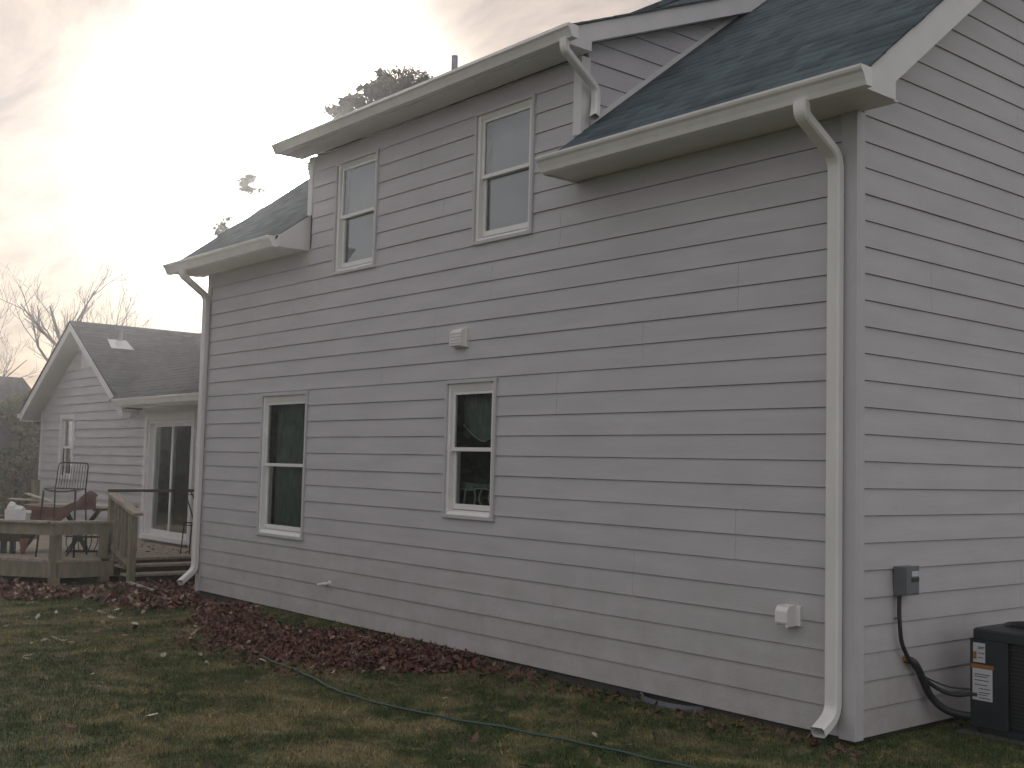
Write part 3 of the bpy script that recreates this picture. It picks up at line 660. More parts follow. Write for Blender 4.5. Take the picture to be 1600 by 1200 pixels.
m = MB(); m.prism(rrect(ax0 + .015, ax1 - .015, ay0 + .015, ay1 - .015, .07), -.02, .035, 'z'); m.build('base_pan', 'acbody', ac, bevel=.006)
m = MB(); ring_o = rrect(ax0 - .008, ax1 + .008, ay0 - .008, ay1 + .008, .075, 8); cx, cy = (ax0 + ax1) / 2, (ay0 + ay1) / 2
n = len(ring_o)
for (x, y) in ring_o:
    a = math.atan2(y - cy, x - cx); ix, iy = cx + .29 * math.cos(a), cy + .29 * math.sin(a)
    m.v += [(x, y, .605), (x, y, .66), (x + (cx - x) * .03, y + (cy - y) * .03, .672), (ix, iy, .690), (ix, iy, .62)]
for i in range(n):
    j = (i + 1) % n
    for q in range(4): m.f.append((5 * i + q, 5 * j + q, 5 * j + q + 1, 5 * i + q + 1))
m.build('top_cover', 'acbody', ac)
m = MB()
for r in np.linspace(.04, .285, 15): m.tube([(cx + r * math.cos(t), cy + r * math.sin(t), .694) for t in np.linspace(0, 2 * math.pi, 33)], .0025, 4, cap=False)
for t in np.linspace(0, 2 * math.pi, 9)[:-1]: m.tube([(cx + .03 * math.cos(t), cy + .03 * math.sin(t), .690), (cx + .29 * math.cos(t), cy + .29 * math.sin(t), .690)], .003, 4)
m.build('fan_grille', 'acgrille', ac)
m = MB()
for z in np.linspace(.06, .585, 22):
    pts = rrect(ax0 + .012, ax1 - .012, ay0 + .012, ay1 - .012, .07, 3); m.tube([(x, y, z) for x, y in pts + pts[:1]], .003, 4, cap=False)
m.build('side_grille', 'acbody', ac)
m = MB(); m.prism([(ax0 - .004, ay0 - .004), (ax0 + .26, ay0 - .004), (ax0 + .26, ay0 + .02), (ax0 + .02, ay0 + .02), (ax0 + .02, ay0 + .14), (ax0 - .004, ay0 + .14)], .03, .604, 'z'); pnl = m.build('service_panel', 'acbody', ac, bevel=.004)
yp = ay0 - .0055
m = MB(); m.box(ax0 + .02, ax0 + .105, yp - .001, yp, .45, .58); m.box(ax0 + .015, ax0 + .155, yp - .001, yp, .20, .41); m.build('label_sticker', 'label', ac)
m = MB(); m.box(ax0 + .005, ax0 + .165, yp - .0015, yp, .412, .438); m.box(ax0 + .022, ax0 + .045, yp - .003, yp - .0015, .47, .52); m.build('warning_band', 'orange', ac)
m = MB()
for z, a, b in ((.55, .055, .10), (.54, .055, .095), (.51, .055, .10), (.48, .055, .09), (.37, .03, .14), (.355, .03, .12), (.33, .03, .13), (.30, .03, .12), (.275, .06, .14), (.25, .06, .14), (.235, .06, .12), (.215, .06, .14)):
    m = MB(); m.box(ax0 + a, ax0 + b, yp - .003, yp - .0015, z, z + .005); m.build('label_print', 'ink', ac)
m = MB(); m.box(ax0 + .02, ax0 + .05, yp - .003, yp - .0015, .22, .245); m.build('label_print', 'ink', ac)
m = MB(); hp = [(-5.6, -1.35), (-5.1, -1.46), (-4.777, -1.503), (-4.14, -1.60), (-3.38, -1.74), (-2.74, -1.765), (-2.07, -1.69), (-1.54, -1.57), (-1.0, -1.47), (-.5, -1.40), (.3, -1.3), (1.2, -1.35)]
m.tube([(x, y, hfun(x, y) + .022) for x, y, _ in curve_pts([(a, b, 0) for a, b in hp], 8)], .0095, 8)
o = m.build('garden_hose', 'hose', smooth=True); tag(o, 'dark green garden hose lying in a long curve across the lawn', 'hose')
m = MB(); m.beam((-12.1, .02, -.125), (-10.9, -.10, -.125), .045, .03); o = m.build('edging_strip', 'pvc'); tag(o, 'pale narrow edging strip lying on the leaves below the steps', 'edging')

# ================================================================= gabled wing behind the deck
wing = empty('gabled_house', (-19.8, 5, 0), 'low gabled grey house wing with patio door behind the deck', 'house')
Y2, PW, RX, RZ = 2.0, .61, -19.81, 4.45
DO = (-16.52, -14.36, .22, 2.50); WW = (-21.22, -20.33, 1.20, 2.56)
gable_z = lambda u: 4.28 - PW * abs(u - RX)
def wing_u(z):
    if z < 2.60: return [(-22.5, -9.8)]
    w = (4.28 - z) / PW; return [(RX - w, RX + w)]
P2 = lambda u, d, z: (u, Y2 - d, z)
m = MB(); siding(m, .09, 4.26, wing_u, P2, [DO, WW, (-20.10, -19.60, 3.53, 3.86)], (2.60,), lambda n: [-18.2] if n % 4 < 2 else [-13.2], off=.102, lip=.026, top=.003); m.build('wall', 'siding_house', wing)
s2 = MB(); siding(s2, .09, 4.26, wing_u, lambda u, d, z: (u, Y2 + .012, z), [DO, WW], (2.60,), lap=False, e=20)
s2.box(-22.5, -22.48, Y2 + .02, 9, 0, 2.7); s2.build('sheathing', 'sheath', wing)
m = MB(); m.box(-22.52, -22.44, Y2 - .024, Y2 - .002, .09, 2.66); m.box(-22.524, -22.50, Y2 - .002, Y2 + .07, .09, 2.66); m.build('corner_post', 'trim', wing)
m = MB(); m.box(-22.4, -9.8, Y2 + .03, Y2 + .2, -.6, .088); m.build('foundation', 'concrete', wing)
# gable roof (ridge along y) and the connecting roof (eave along x)
def wslope(mb, sg, y0=1.58, y1=8.3):
    zf = lambda u: RZ + .03 - PW * abs(u)
    n = 26; half = 3.08
    for i in range(n):
        a = half * (1 - i / n); b = max(0, half * (1 - (i + 1) / n) - .01)
        vs = [(RX + sg * a, y0, zf(a) + .008), (RX + sg * a, y1, zf(a) + .008), (RX + sg * b, y1, zf(b)), (RX + sg * b, y0, zf(b)), (RX + sg * a, y0, zf(a) - .03), (RX + sg * a, y1, zf(a) - .03), (RX + sg * b, y1, zf(b) - .03), (RX + sg * b, y0, zf(b) - .03)]
        mb.add(vs, [(0, 1, 2, 3), (0, 3, 7, 4), (0, 4, 5, 1), (7, 6, 5, 4)])
m = MB(); wslope(m, 1); wslope(m, -1); m.build('roof', 'roof2', wing, uv=lambda x, y, z: (y, abs(x - RX) * 1.17))
m = MB(); zc = lambda y: 2.76 + .60 * (y - 1.5)
x0f = lambda y: RX + max(0, (RZ - zc(y)) / PW) - .05
n = 22
for i in range(n):
    a = 1.46 + 2.84 * i / n; b = 1.46 + 2.84 * (i + 1) / n + .01
    m.add([(x0f(a), a, zc(a) + .008), (-9.8, a, zc(a) + .008), (-9.8, b, zc(b)), (x0f(b), b, zc(b)), (x0f(a), a, zc(a) - .02), (-9.8, a, zc(a) - .02)], [(0, 1, 2, 3), (0, 4, 5, 1)])
m.quad((RX, 4.31, zc(4.31)), (-9.8, 4.31, zc(4.31)), (-9.8, 8, 2.3), (RX, 8, 2.3))
m.build('porch_roof', 'roof2', wing, uv=lambda x, y, z: (x, y * 1.17))
m = MB()           # rake boards and the deep white rake soffit
for sg in (1, -1):
    a, b = 3.03, 0
    zt = lambda u: RZ + .0 - PW * u; pts = [(RX + sg * a, zt(a)), (RX, zt(0)), (RX, zt(0) - .19), (RX + sg * (a - .02), zt(a) - .18)]
    pts = pts if sg < 0 else pts[::-1]; m.prism(pts, 1.60, 1.625, 'y')
m.build('rake_board', 'trim', wing)
m = MB()
for sg in (1, -1):
    zt = lambda u: RZ - .165 - PW * u
    if sg < 0: m.add([(RX, 1.625, zt(0)), (RX - 3.0, 1.625, zt(3.0)), (RX - 3.0, Y2, zt(3.0)), (RX, Y2, zt(0))], [(0, 1, 2, 3), (3, 2, 1, 0)])
    else: m.add([(RX, 1.625, zt(0)), (RX + 2.9, 1.625, zt(2.9)), (RX + 2.9, Y2, zt(2.9)), (RX, Y2, zt(0))], [(0, 1, 2, 3), (3, 2, 1, 0)])
m.box(-16.82, -9.8, 1.56, Y2, 2.605, 2.617); m.box(-22.84, -22.5, 1.61, 1.99, 2.43, 2.442); m.box(-16.83, -16.81, 1.545, Y2, 2.60, 2.80)
m.build('soffit', 'soffit', wing)
m = MB(); m.box(-16.80, -9.8, 1.54, 1.558, 2.59, 2.74); m.build('fascia', 'trim', wing); m = MB(); m.box(-22.86, -22.84, 1.61, 9, 2.43, 2.60); m.build('fascia', 'trim', wing); m = MB(); m.box(DO[0] - .02, DO[1] + .02, Y2 - .028, Y2 - .001, DO[3] + .005, 2.603); m.build('head_board', 'trim', wing)
gutter(-16.83, -9.82, 1.54, 2.745).build('gutter', 'gutter', wing)
m = MB(); m.box(-22.96, -22.862, 1.58, 9, 2.50, 2.60); m.build('gutter', 'gutter', wing)
m = MB(); m.box(-20.10, -19.60, Y2 - .03, Y2, 3.53, 3.86); v = m.build('gable_vent', 'trim', wing)
m = MB(); [m.box(-20.06, -19.64, Y2 - .036, Y2 - .031, z, z + .012) for z in np.arange(3.56, 3.84, .035)]; m.build('louver', 'trimg', v)
m = MB(); m.tube([(-18.0, 1.93, 2.9), (-18.0, 1.93, 4.02)], .06, 12)
# roof vent pipe with bright flashing, on the slope to the right of the gable
m = MB(); vx, vy = -18.98, 2.34; vz = RZ + .03 - PW * (vx - RX)
m.tube([(vx, vy, vz - .05), (vx, vy, vz + .30)], .055, 12); v = m.build('vent_pipe', 'leadpipe', wing)
m = MB(); m.add([(vx - .16, vy - .2, vz + .125), (vx - .16, vy + .2, vz + .125), (vx + .2, vy + .24, vz - .09), (vx + .2, vy - .24, vz - .09)], [(0, 3, 2, 1)]); m.tube([(vx, vy, vz - .02), (vx, vy, vz + .09)], [.12, .06], 12); m.build('flashing', 'white', v)
# floodlight / small fitting under soffit and door trim
m = MB(); m.tube([(-16.95, 1.99, 2.50), (-16.95, 1.95, 2.50)], .035, 10); m.tube([(-16.95, 1.95, 2.50), (-17.02, 1.88, 2.45)], [.02, .035], 10); m.build('flood_lamp', 'vinyl', wing)
dx0, dx1, dz0, dz1 = DO; t = .11
m = MB(); m.box(dx0, dx0 + t, Y2 - .05, Y2 + .04, dz0 - .02, dz1); m.box(dx1 - t, dx1, Y2 - .05, Y2 + .04, dz0 - .02, dz1); m.box(dx0 + t, dx1 - t, Y2 - .05, Y2 + .04, dz1 - .14, dz1)
dr = m.build('patio_door', 'trim', wing, bevel=.004)
m = MB(); f0, f1, g0, g1 = dx0 + t, dx1 - t, dz0 + .02, dz1 - .14
m.box(f0, f0 + .06, Y2 - .01, Y2 + .14, g0, g1); m.box(f1 - .05, f1, Y2 - .01, Y2 + .14, g0, g1); m.box(f0 + .06, f1 - .05, Y2 - .01, Y2 + .14, g1 - .05, g1); m.box(f0, f1, Y2 - .10, Y2 + .14, g0 - .04, g0 + .035); m.build('door_frame', 'vinyl', dr, bevel=.003)
h0, h1, k0, k1 = f0 + .06, f1 - .05, g0 + .035, g1 - .05; md = (h0 + h1) / 2
for (a, b, y) in ((h0, md + .03, .075), (md - .03, h1, .035)):
    m = MB(); r = .055; m.box(a, a + r, Y2 + y, Y2 + y + .03, k0, k1); m.box(b - r, b, Y2 + y, Y2 + y + .03, k0, k1); m.box(a + r, b - r, Y2 + y, Y2 + y + .03, k0, k0 + .10); m.box(a + r, b - r, Y2 + y, Y2 + y + .03, k1 - .06, k1); m.build('sliding_panel', 'vinyl', dr, bevel=.002)
    p = MB(); p.quad((a + r, Y2 + y + .015, k0 + .10), (b - r, Y2 + y + .015, k0 + .10), (b - r, Y2 + y + .015, k1 - .06), (a + r, Y2 + y + .015, k1 - .06)); p.build('glass_pane', 'glass', dr)
def recess(x0, x1, z0, z1, y, D, par):
    i = MB(); i.quad((x0, y + D, z0), (x1, y + D, z0), (x1, y + D, z1), (x0, y + D, z1)); i.quad((x0, y, z0), (x0, y + D, z0), (x0, y + D, z1), (x0, y, z1)); i.quad((x1, y, z0), (x1, y, z1), (x1, y + D, z1), (x1, y + D, z0))
    i.quad((x0, y, z1), (x0, y + D, z1), (x1, y + D, z1), (x1, y, z1)); i.quad((x0, y, z0), (x1, y, z0), (x1, y + D, z0), (x0, y + D, z0)); i.build('door_recess' if D > 1 else 'window_recess', 'dark', par)
recess(f0, f1, g0 - .02, g1, Y2 + .145, 1.6, dr)
m = MB(); m.box(md + .35, md + .75, Y2 + .9, Y2 + 1.2, g0, 1.2); m.build('indoor_plant_stand', 'curtain', dr)
x0, x1, z0, z1 = WW; t = .10
m = MB(); m.box(x0, x0 + t, Y2 - .035, Y2 + .03, z0, z1); m.box(x1 - t, x1, Y2 - .035, Y2 + .03, z0, z1); m.box(x0 + t, x1 - t, Y2 - .035, Y2 + .03, z1 - t, z1); m.box(x0 - .03, x1 + .03, Y2 - .06, Y2 + .03, z0 - .03, z0 + .05)
w = m.build('window', 'trim', wing, bevel=.003)
a0, a1, b0, b1 = x0 + t, x1 - t, z0 + .05, z1 - t; md = (b0 + b1) / 2
for q0, q1, y in ((md - .02, b1, .03), (b0, md + .02, .06)):
    m = MB(); r = .045; m.box(a0, a0 + r, Y2 + y, Y2 + y + .03, q0, q1); m.box(a1 - r, a1, Y2 + y, Y2 + y + .03, q0, q1); m.box(a0 + r, a1 - r, Y2 + y, Y2 + y + .03, q0, q0 + r); m.box(a0 + r, a1 - r, Y2 + y, Y2 + y + .03, q1 - r, q1); m.build('sash', 'vinyl', w)
    p = MB(); p.quad((a0 + r, Y2 + y + .015, q0 + r), (a1 - r, Y2 + y + .015, q0 + r), (a1 - r, Y2 + y + .015, q1 - r), (a0 + r, Y2 + y + .015, q1 - r)); p.build('glass_pane', 'glass', w)
recess(a0, a1, b0, b1, Y2 + .095, .5, w)

# ================================================================= deck
ZD = .15
deck = empty('deck', (-15, 0, ZD), 'weathered wooden deck with low bench rail and steps', 'deck')
A = (-12.9, -.72); B = (-15.6, -2.88)
poly = [A, B, (-21.0, -2.88), (-21.0, 1.94), (-12.9, 1.94)]
def xr(y):          # deck spans in x at a given y
    if y >= -.72: return -12.9
    return -12.9 + (y + .72) * 1.25
m = MB(); y = -2.86
while y < 1.93:
    y1 = min(y + .136, 1.94); m.prism([(-21, y), (xr(y), y), (xr(y1), y1), (-21, y1)], ZD - .034, ZD, 'z'); y += .142
m.build('deck_floor', 'deck', deck)
m = MB(); z0, z1 = ZD - .26, ZD - .038
m.beam((A[0] - .005, A[1], (z0 + z1) / 2), (-12.905, 1.93, (z0 + z1) / 2), .04, z1 - z0); m.beam((A[0] - .01, A[1] - .01, (z0 + z1) / 2), (B[0], B[1], (z0 + z1) / 2), .04, z1 - z0)
m.beam((B[0], B[1], (z0 + z1) / 2), (-21, -2.88, (z0 + z1) / 2), .04, z1 - z0); m.build('skirt_board', 'deckd', deck)
def post(x, y, z0, z1, w=.13, mname='deckd', par=deck, rz=0):
    q = MB(); q.box(-w / 2, w / 2, -w / 2, w / 2, z0, z1, rot(rz, (x, y, 0))); return q.build('post', mname, par, bevel=.006)
post(-12.99, -.74, -.22, .68, .14); post(-12.97, -.02, -.2, .68, .14); post(-14.1, -1.66, -.22, .68, .14, rz=.7); post(-15.5, -2.8, -.22, .68, .14, rz=.7)
m = MB(); zr = .60
m.beam((-12.89, -.80, zr), (-12.89, .05, zr), .038, .17); m.beam((-12.91, -.80, zr), (B[0] + .05, B[1] - .02, zr), .038, .17); m.build('rail_board', 'deckd', deck)
m = MB(); m.beam((-12.93, -.86, .702), (-12.93, .10, .702), .19, .032); m.beam((-12.95, -.845, .703), (B[0], B[1], .703), .19, .032); m.build('rail_cap', 'deck', deck)
m = MB()            # steps going down towards the near house
m.box(-12.86, -12.58, .10, 1.75, .035, .07); m.box(-12.60, -12.30, .10, 1.75, -.075, -.04); m.build('step_tread', 'deck', deck)
m = MB(); m.box(-12.877, -12.86, .10, 1.75, -.10, .112); m.box(-12.62, -12.602, .10, 1.75, -.22, .034); m.box(-12.34, -12.322, .10, 1.75, -.24, -.076); m.build('step_riser', 'brown', deck)
hr = empty('handrail', (0, 0, 0)); bpy.data.objects.remove(hr)
post(-12.95, .06, .15, 1.08, .10); post(-12.08, .05, -.25, .82, .10)
m = MB(); m.beam((-13.05, .055, 1.145), (-11.93, .055, .855), .15, .036); m.build('handrail', 'deck', deck)
m = MB(); m.beam((-12.9, .055, 1.07), (-12.1, .055, .86), .035, .08); m.build('cross_rail', 'deckd', deck); m = MB(); m.beam((-12.9, .055, .33), (-12.1, .055, .10), .035, .08); m.build('cross_rail', 'deckd', deck)
for k in range(5):
    q = MB(); x = -12.78 + k * .145; z = 1.06 - (x + 12.9) * .26; q.box(x - .018, x + .018, .035, .075, z - .88, z + .02); q.build('baluster', 'deckd', deck)
m = MB(); m.beam((-12.98, .0, 1.165), (-12.98, 1.75, 1.175), .05, .045); m.build('handrail', 'brown', deck); post(-12.98, 1.70, .15, 1.14, .08)
post(-12.92, 1.52, .15, .93, .08)
post(-17.45, .34, ZD, 1.22, .12)
m = MB()
for k in range(6): m.beam((-13.6 - k * .1, 1.2 - k * .06, ZD + .004), (-13.3 - k * .12, 1.35 + k * .03, ZD + .008), .06, .004)
P = np.array([(rng.uniform(-16.5, -13), rng.uniform(.9, 1.9), ZD + .012) for _ in range(70)])
leaves('fallen_leaves', P, (.05, .11), REDS + TANS, 'few brown leaves blown against the patio door sill on the deck', tilt=.3)

# ================================================================= deck furniture (local x runs along the picture)
RZ50 = math.atan2(.766, .642)
def wire_chair(loc, rz, seat, back, name, label, w=.47, d=.42, group=None):
    ch = empty(name, loc, label, 'chair', group, rz); T = rot(rz, loc); hw = w / 2
    tp = lambda pts: [T(*p) for p in pts]
    m = MB()
    for s in (-1, 1):
        q = MB(); q.tube(tp([(s * (hw + .05), -d / 2 - .05, 0), (s * (hw + .005), -d / 2, seat - .02)]), .016, 6); q.build('leg', 'iron', ch)
        q = MB(); q.tube(tp([(s * (hw + .03), d / 2 + .1, 0), (s * hw, d / 2, seat)]), .013, 6); q.build('leg', 'iron', ch)
    m.tube(tp(curve_pts([(-hw, -d / 2, seat), (-hw * .6, -d / 2 - .012, seat - .03), (0, -d / 2 - .02, seat - .04), (hw * .6, -d / 2 - .012, seat - .03), (hw, -d / 2, seat)], 6)), .011, 6)
    m.tube(tp([(-hw, d / 2, seat), (hw, d / 2, seat)]), .009, 6)
    for s in (-1, 1): m.tube(tp([(s * hw, -d / 2, seat), (s * hw, d / 2, seat)]), .010, 6)
    for k in range(11):
        x = -hw + w * (k + .5) / 11; m.tube(tp([(x, -d / 2, seat - .03 * (1 - (x / hw) ** 2)), (x, 0, seat - .04), (x, d / 2, seat)]), .004, 4)
    m.build('seat', 'iron', ch)
    m = MB(); bt = seat + back; ty = d / 2 + .09; wb = hw * .98
    m.tube(tp(bend([(-hw, d / 2, seat - .03), (-wb, ty, bt), (wb, ty, bt), (hw, d / 2, seat - .03)], .06)), .0105, 6)
    for k in range(10):
        x = -hw + w * (k + 1) / 11; m.tube(tp([(x, d / 2 + .003, seat), (x * .98, ty, bt)]), .0045, 4)
    m.build('backrest', 'iron', ch)
    return ch
cb = (-13.62, -.43, ZD)
wire_chair(cb, RZ50, 1.02, .40, 'wire_chair', 'tall dark wire chair with barred back standing behind the deck rail')
# low wire chair partly seen under the rail
ch = empty('wire_chair', (-13.4, -.18, ZD), 'low round wire chair seen through the gap beneath the bench rail', 'chair', None, RZ50); T = rot(RZ50, (-13.4, -.18, ZD))
m = MB()
for k in range(7):
    x = -.22 + k * .073; m.tube([T(*p) for p in curve_pts([(x, -.05, .50), (x * 1.25, .06, .36), (x * 1.3, .04, .2), (x, 0, .08)], 5)], .008, 5)
for z, r in ((.5, .23), (.3, .29), (.08, .22)): m.tube([T(r * math.cos(a), .12 * math.sin(a), z) for a in np.linspace(0, 6.283, 25)], .009, 5, cap=False)
m.build('wire_basket', 'iron', ch)
for s in (-1, 1):
    q = MB(); q.tube([T(s * .2, 0, .1), T(s * .24, -.05, 0)], .012, 5); q.build('leg', 'iron', ch)
# picnic table with A-frame legs
tc_ = (-14.28, .02, ZD); T = rot(RZ50, tc_)
pt = empty('picnic_table', tc_, 'dark picnic table with crossed A-frame legs and pale top on the deck', 'table', None, RZ50)
m = MB()
for k in range(5): m.box(-.72, .84, -.36 + k * .146, -.36 + k * .146 + .138, .715, .752, T)
m.build('tabletop', 'cream', pt)
for xc in (-.30, .42):
    for s in (-1, 1):
        q = MB(); q.beam(T(xc + s * .06, .02 * s, .70), T(xc + s * .52, .02 * s - .1, 0), .05, .085, up=(cF.x, cF.y, 0)); q.build('leg', 'brown', pt)
    q = MB(); q.beam(T(xc - .02, -.34, .69), T(xc - .02, .34, .69), .09, .045); q.build('cross_brace', 'brown', pt)
# rust coloured cloth sagging over the table's left half
m = MB(); nx, ny = 26, 10; xs = np.linspace(-.98, .42, nx)
topz = lambda x: .80 + .05 * math.sin(3.2 * x + .4) + (.14 if x > .15 else 0) * math.exp(-((x - .3) / .14) ** 2) - .06 * math.exp(-((x + .15) / .2) ** 2)
botz = lambda x: np.interp(x, [-.98, -.85, -.6, -.35, -.1, .1, .42], [.78, .36, .28, .30, .50, .68, .70])
for i, x in enumerate(xs):
    for j in range(ny):
        t = j / (ny - 1); z = topz(x) * (1 - t) + botz(x) * t; y = -.40 - .04 * math.sin(7 * x + 2 * t) - .05 * t
        if j == 0: y += .10
        m.v.append(T(x, y, z))
for i in range(nx - 1):
    for j in range(ny - 1): m.f.append((i * ny + j, i * ny + j + 1, (i + 1) * ny + j + 1, (i + 1) * ny + j))
o = m.build('cloth', 'tarp', smooth=True); tag(o, 'rust brown cloth sagging over the left side of the picnic table', 'cloth')
md_ = o.modifiers.new('solid', 'SOLIDIFY'); md_.thickness = .012
m = MB()
for k, (x0, x1, z0, z1, y) in enumerate(((-1.0, -.35, .83, .80, -.25), (-.72, -.30, .92, .79, -.30), (-.34, .2, .80, .83, -.34), (-.95, -.6, .80, .86, -.1))):
    m.beam(T(x0, y, z0), T(x1, y + .05, z1), .22, .014)
o = m.build('cardboard_sheets', 'cream'); tag(o, 'cream curled boards lying on the cloth on the picnic table', 'boards')
# white box of bags on the rail
bx = (-13.46, -1.20, .72); rzb = math.atan2(.8, 1.0); T0 = rot(rzb, bx); T = lambda x, y, z: T0(x * .84 + .05, y * .84, z * .9)
pb = empty('planter_box', bx, 'white box stuffed with white bags on the rail cap', 'box', None, rzb)
m = MB(); m.prism([(-.19, 0), (.19, 0), (.215, .15), (-.20, .15)], -.075, .075, 'y'); m.v = [T(*v) for v in m.v]; m.build('box_body', 'white', pb, bevel=.006)
for (x, w_, h_, lean_) in ((-.12, .10, .30, .02), (-.02, .12, .24, .09), (.17, .08, .17, .0)):
    m = MB(); base = [(-w_, -.05), (w_ * .9, -.05), (w_, .05), (-w_ * .9, .05)]
    vs = [T(x + a, b, .12) for a, b in base] + [T(x + a * .7 + lean_ * .6, b * .8, h_ * .75) for a, b in base] + [T(x + lean_ * .2 - .03, 0, h_), T(x + lean_ + .02, .01, h_ - .02)]
    m.add(vs, [(0, 1, 5, 4), (1, 2, 6, 5), (2, 3, 7, 6), (3, 0, 4, 7), (4, 5, 9, 8), (6, 7, 8, 9), (5, 6, 9), (7, 4, 8)]); m.build('plastic_bag', 'white', pb)
# dark grill low at the left edge of the picture, and a terracotta cone
g = empty('charcoal_grill', (-14.6, -1.15, ZD), 'dark low grill with short legs under the rail at the left edge', 'grill', None, RZ50); T = rot(RZ50, (-14.6, -1.15, ZD))
m = MB(); m.prism([(-.55, .20), (.50, .20), (.58, .40), (-.60, .40)], -.2, .2, 'y'); m.v = [T(*v) for v in m.v]; m.build('grill_body', 'brown', g, bevel=.01)
for x in (-.3, -.05, .2, .34):
    m = MB(); m.box(x - .035, x + .035, -.12, -.05, 0, .2, T); m.build('leg', 'teal', g)
T = rot(0, (-14.1, -.85, ZD)); m = MB(); m.tube([T(0, 0, 0), T(0, 0, .20)], [.025, .06], 10); m.tube([T(0, 0, .2), T(0, 0, .24)], .07, 10); o = m.build('flower_pot', 'terra'); tag(o, 'small terracotta pot standing on the deck beside the grill', 'pot')
# folding wire plant stand near the patio door
st = (-13.25, 1.42, ZD); T = rot(RZ50, st); s_ = empty('plant_stand', st, 'thin folding wire stand leaning by the patio door', 'stand', None, RZ50)
for x, x2 in ((-.10, -.06), (.04, .06)):
    m = MB(); m.tube([T(x, 0, 0), T(x2, 0, .5)], .009, 5); m.build('leg', 'iron', s_)
m = MB(); m.tube([T(-.08, 0, .5), T(.12, 0, .5)], .012, 5); m.tube([T(-.1, .02, .46), T(.12, -.02, .46)], .008, 5); m.build('shelf', 'iron', s_)
m = MB(); m.tube([T(.10, 0, .5), T(-.06, 0, .98)], .010, 5); m.tube([T(.11, 0, .5), T(.13, .02, .78), T(.02, 0, 1.0)], .009, 5); m.tube([T(-.06, 0, .95), T(.12, 0, .95)], .007, 5); m.build('folded_frame', 'iron', s_)

# ================================================================= background: neighbour, fence, shrubs
nb = empty('neighbour_house', (-37, 5, 0), 'distant house with a dark hipped roof beyond the trees', 'house')
m = MB(); m.box(-41.5, -34.2, 1.6, 5.6, -.3, 2.6); m.build('wall', 'brickwall', nb)
m = MB(); m.add([(-42, 1.1, 2.55), (-33.6, 1.1, 2.55), (-33.6, 6.15, 2.55), (-42, 6.15, 2.55), (-40, 2.8, 4.2), (-35.1, 2.8, 4.2), (-35.1, 5.3, 4.2), (-40, 5.3, 4.2)], [(0, 1, 5, 4), (1, 2, 6, 5), (2, 3, 7, 6), (3, 0, 4, 7), (4, 5, 6, 7)])
m.build('roof', 'roof2', nb, uv=lambda x, y, z: (x, y * 1.1))
fn = empty('fence', (-34, 4, 0), 'old brown board fence behind the gabled wing at the left edge', 'fence')
m = MB(); fx = -30.5
for k in range(70):
    y = 1.0 + k * .145 - 2.5; m.box(fx, fx + .02, y, y + .135, -.3, 1.50 + random.uniform(-.02, .02))
m.build('fence_boards', 'fence', fn)
for k in range(5):
    m = MB(); m.box(fx + .02, fx + .11, -1.5 + k * 2.4, -1.41 + k * 2.4, -.3, 1.55); m.build('post', 'fence', fn)
def leaf_cloud(name, centres, n, size, m, parent=None):
    Vv = []; c = np.array([q[:3] for q in centres]); r = np.array([q[3:6] for q in centres]); pick = rng.integers(len(centres), size=n)
    d = rng.normal(size=(n, 3)); d /= np.linalg.norm(d, axis=1)[:, None]; rad = rng.random(n) ** .45
    P = c[pick] + d * r[pick] * rad[:, None]
    a = rng.normal(size=(n, 3)); a /= np.linalg.norm(a, axis=1)[:, None]; b = np.cross(a, rng.normal(size=(n, 3))); b /= np.linalg.norm(b, axis=1)[:, None]
    s = rng.uniform(*size, n)[:, None]
    V = np.stack([P - a * s, P + b * s * .5, P + a * s, P - b * s * .5], 1)
    o = attr_mesh(name, V.reshape(-1, 3), np.arange(4 * n).reshape(-1, 4), None, m)
    if parent: o.parent = parent; o.matrix_parent_inverse = parent_inv(parent)
    return o
def shrub(x, y, h, w, label, n=5000):
    s = empty('evergreen_shrub', (x, y, -.2), label, 'shrub', 'shrubs beyond the wing')
    cs = []
    for k in range(26):
        a = rng.uniform(0, 6.28); q = rng.uniform(0, 1); zz = rng.uniform(.15, 1) * h; rr = w * math.sqrt(max(.05, 1 - (zz / h) ** 2.2)) * q
        cs.append((x + rr * math.cos(a), y + rr * math.sin(a), zz - .2, .45, .45, .38))
    leaf_cloud('foliage', cs, n * 2, (.05, .11), 'shrub', s)
    m = MB(); m.tube([(x, y, -.3), (x + .05, y, h * .4), (x, y + .05, h * .8)], [.09, .06, .02], 6); m.build('stem', 'bark', s)
shrub(-30.1, 3.8, 3.4, 1.9, 'bushy evergreen shrub rising above the fence next to the wing corner', 9000)
shrub(-32.0, .9, 3.1, 1.8, 'rounded evergreen shrub behind the fence at the left picture edge', 6000)
shrub(-28.6, 2.1, .75, 1.5, 'low dark ground shrub in front of the fence', 4500)
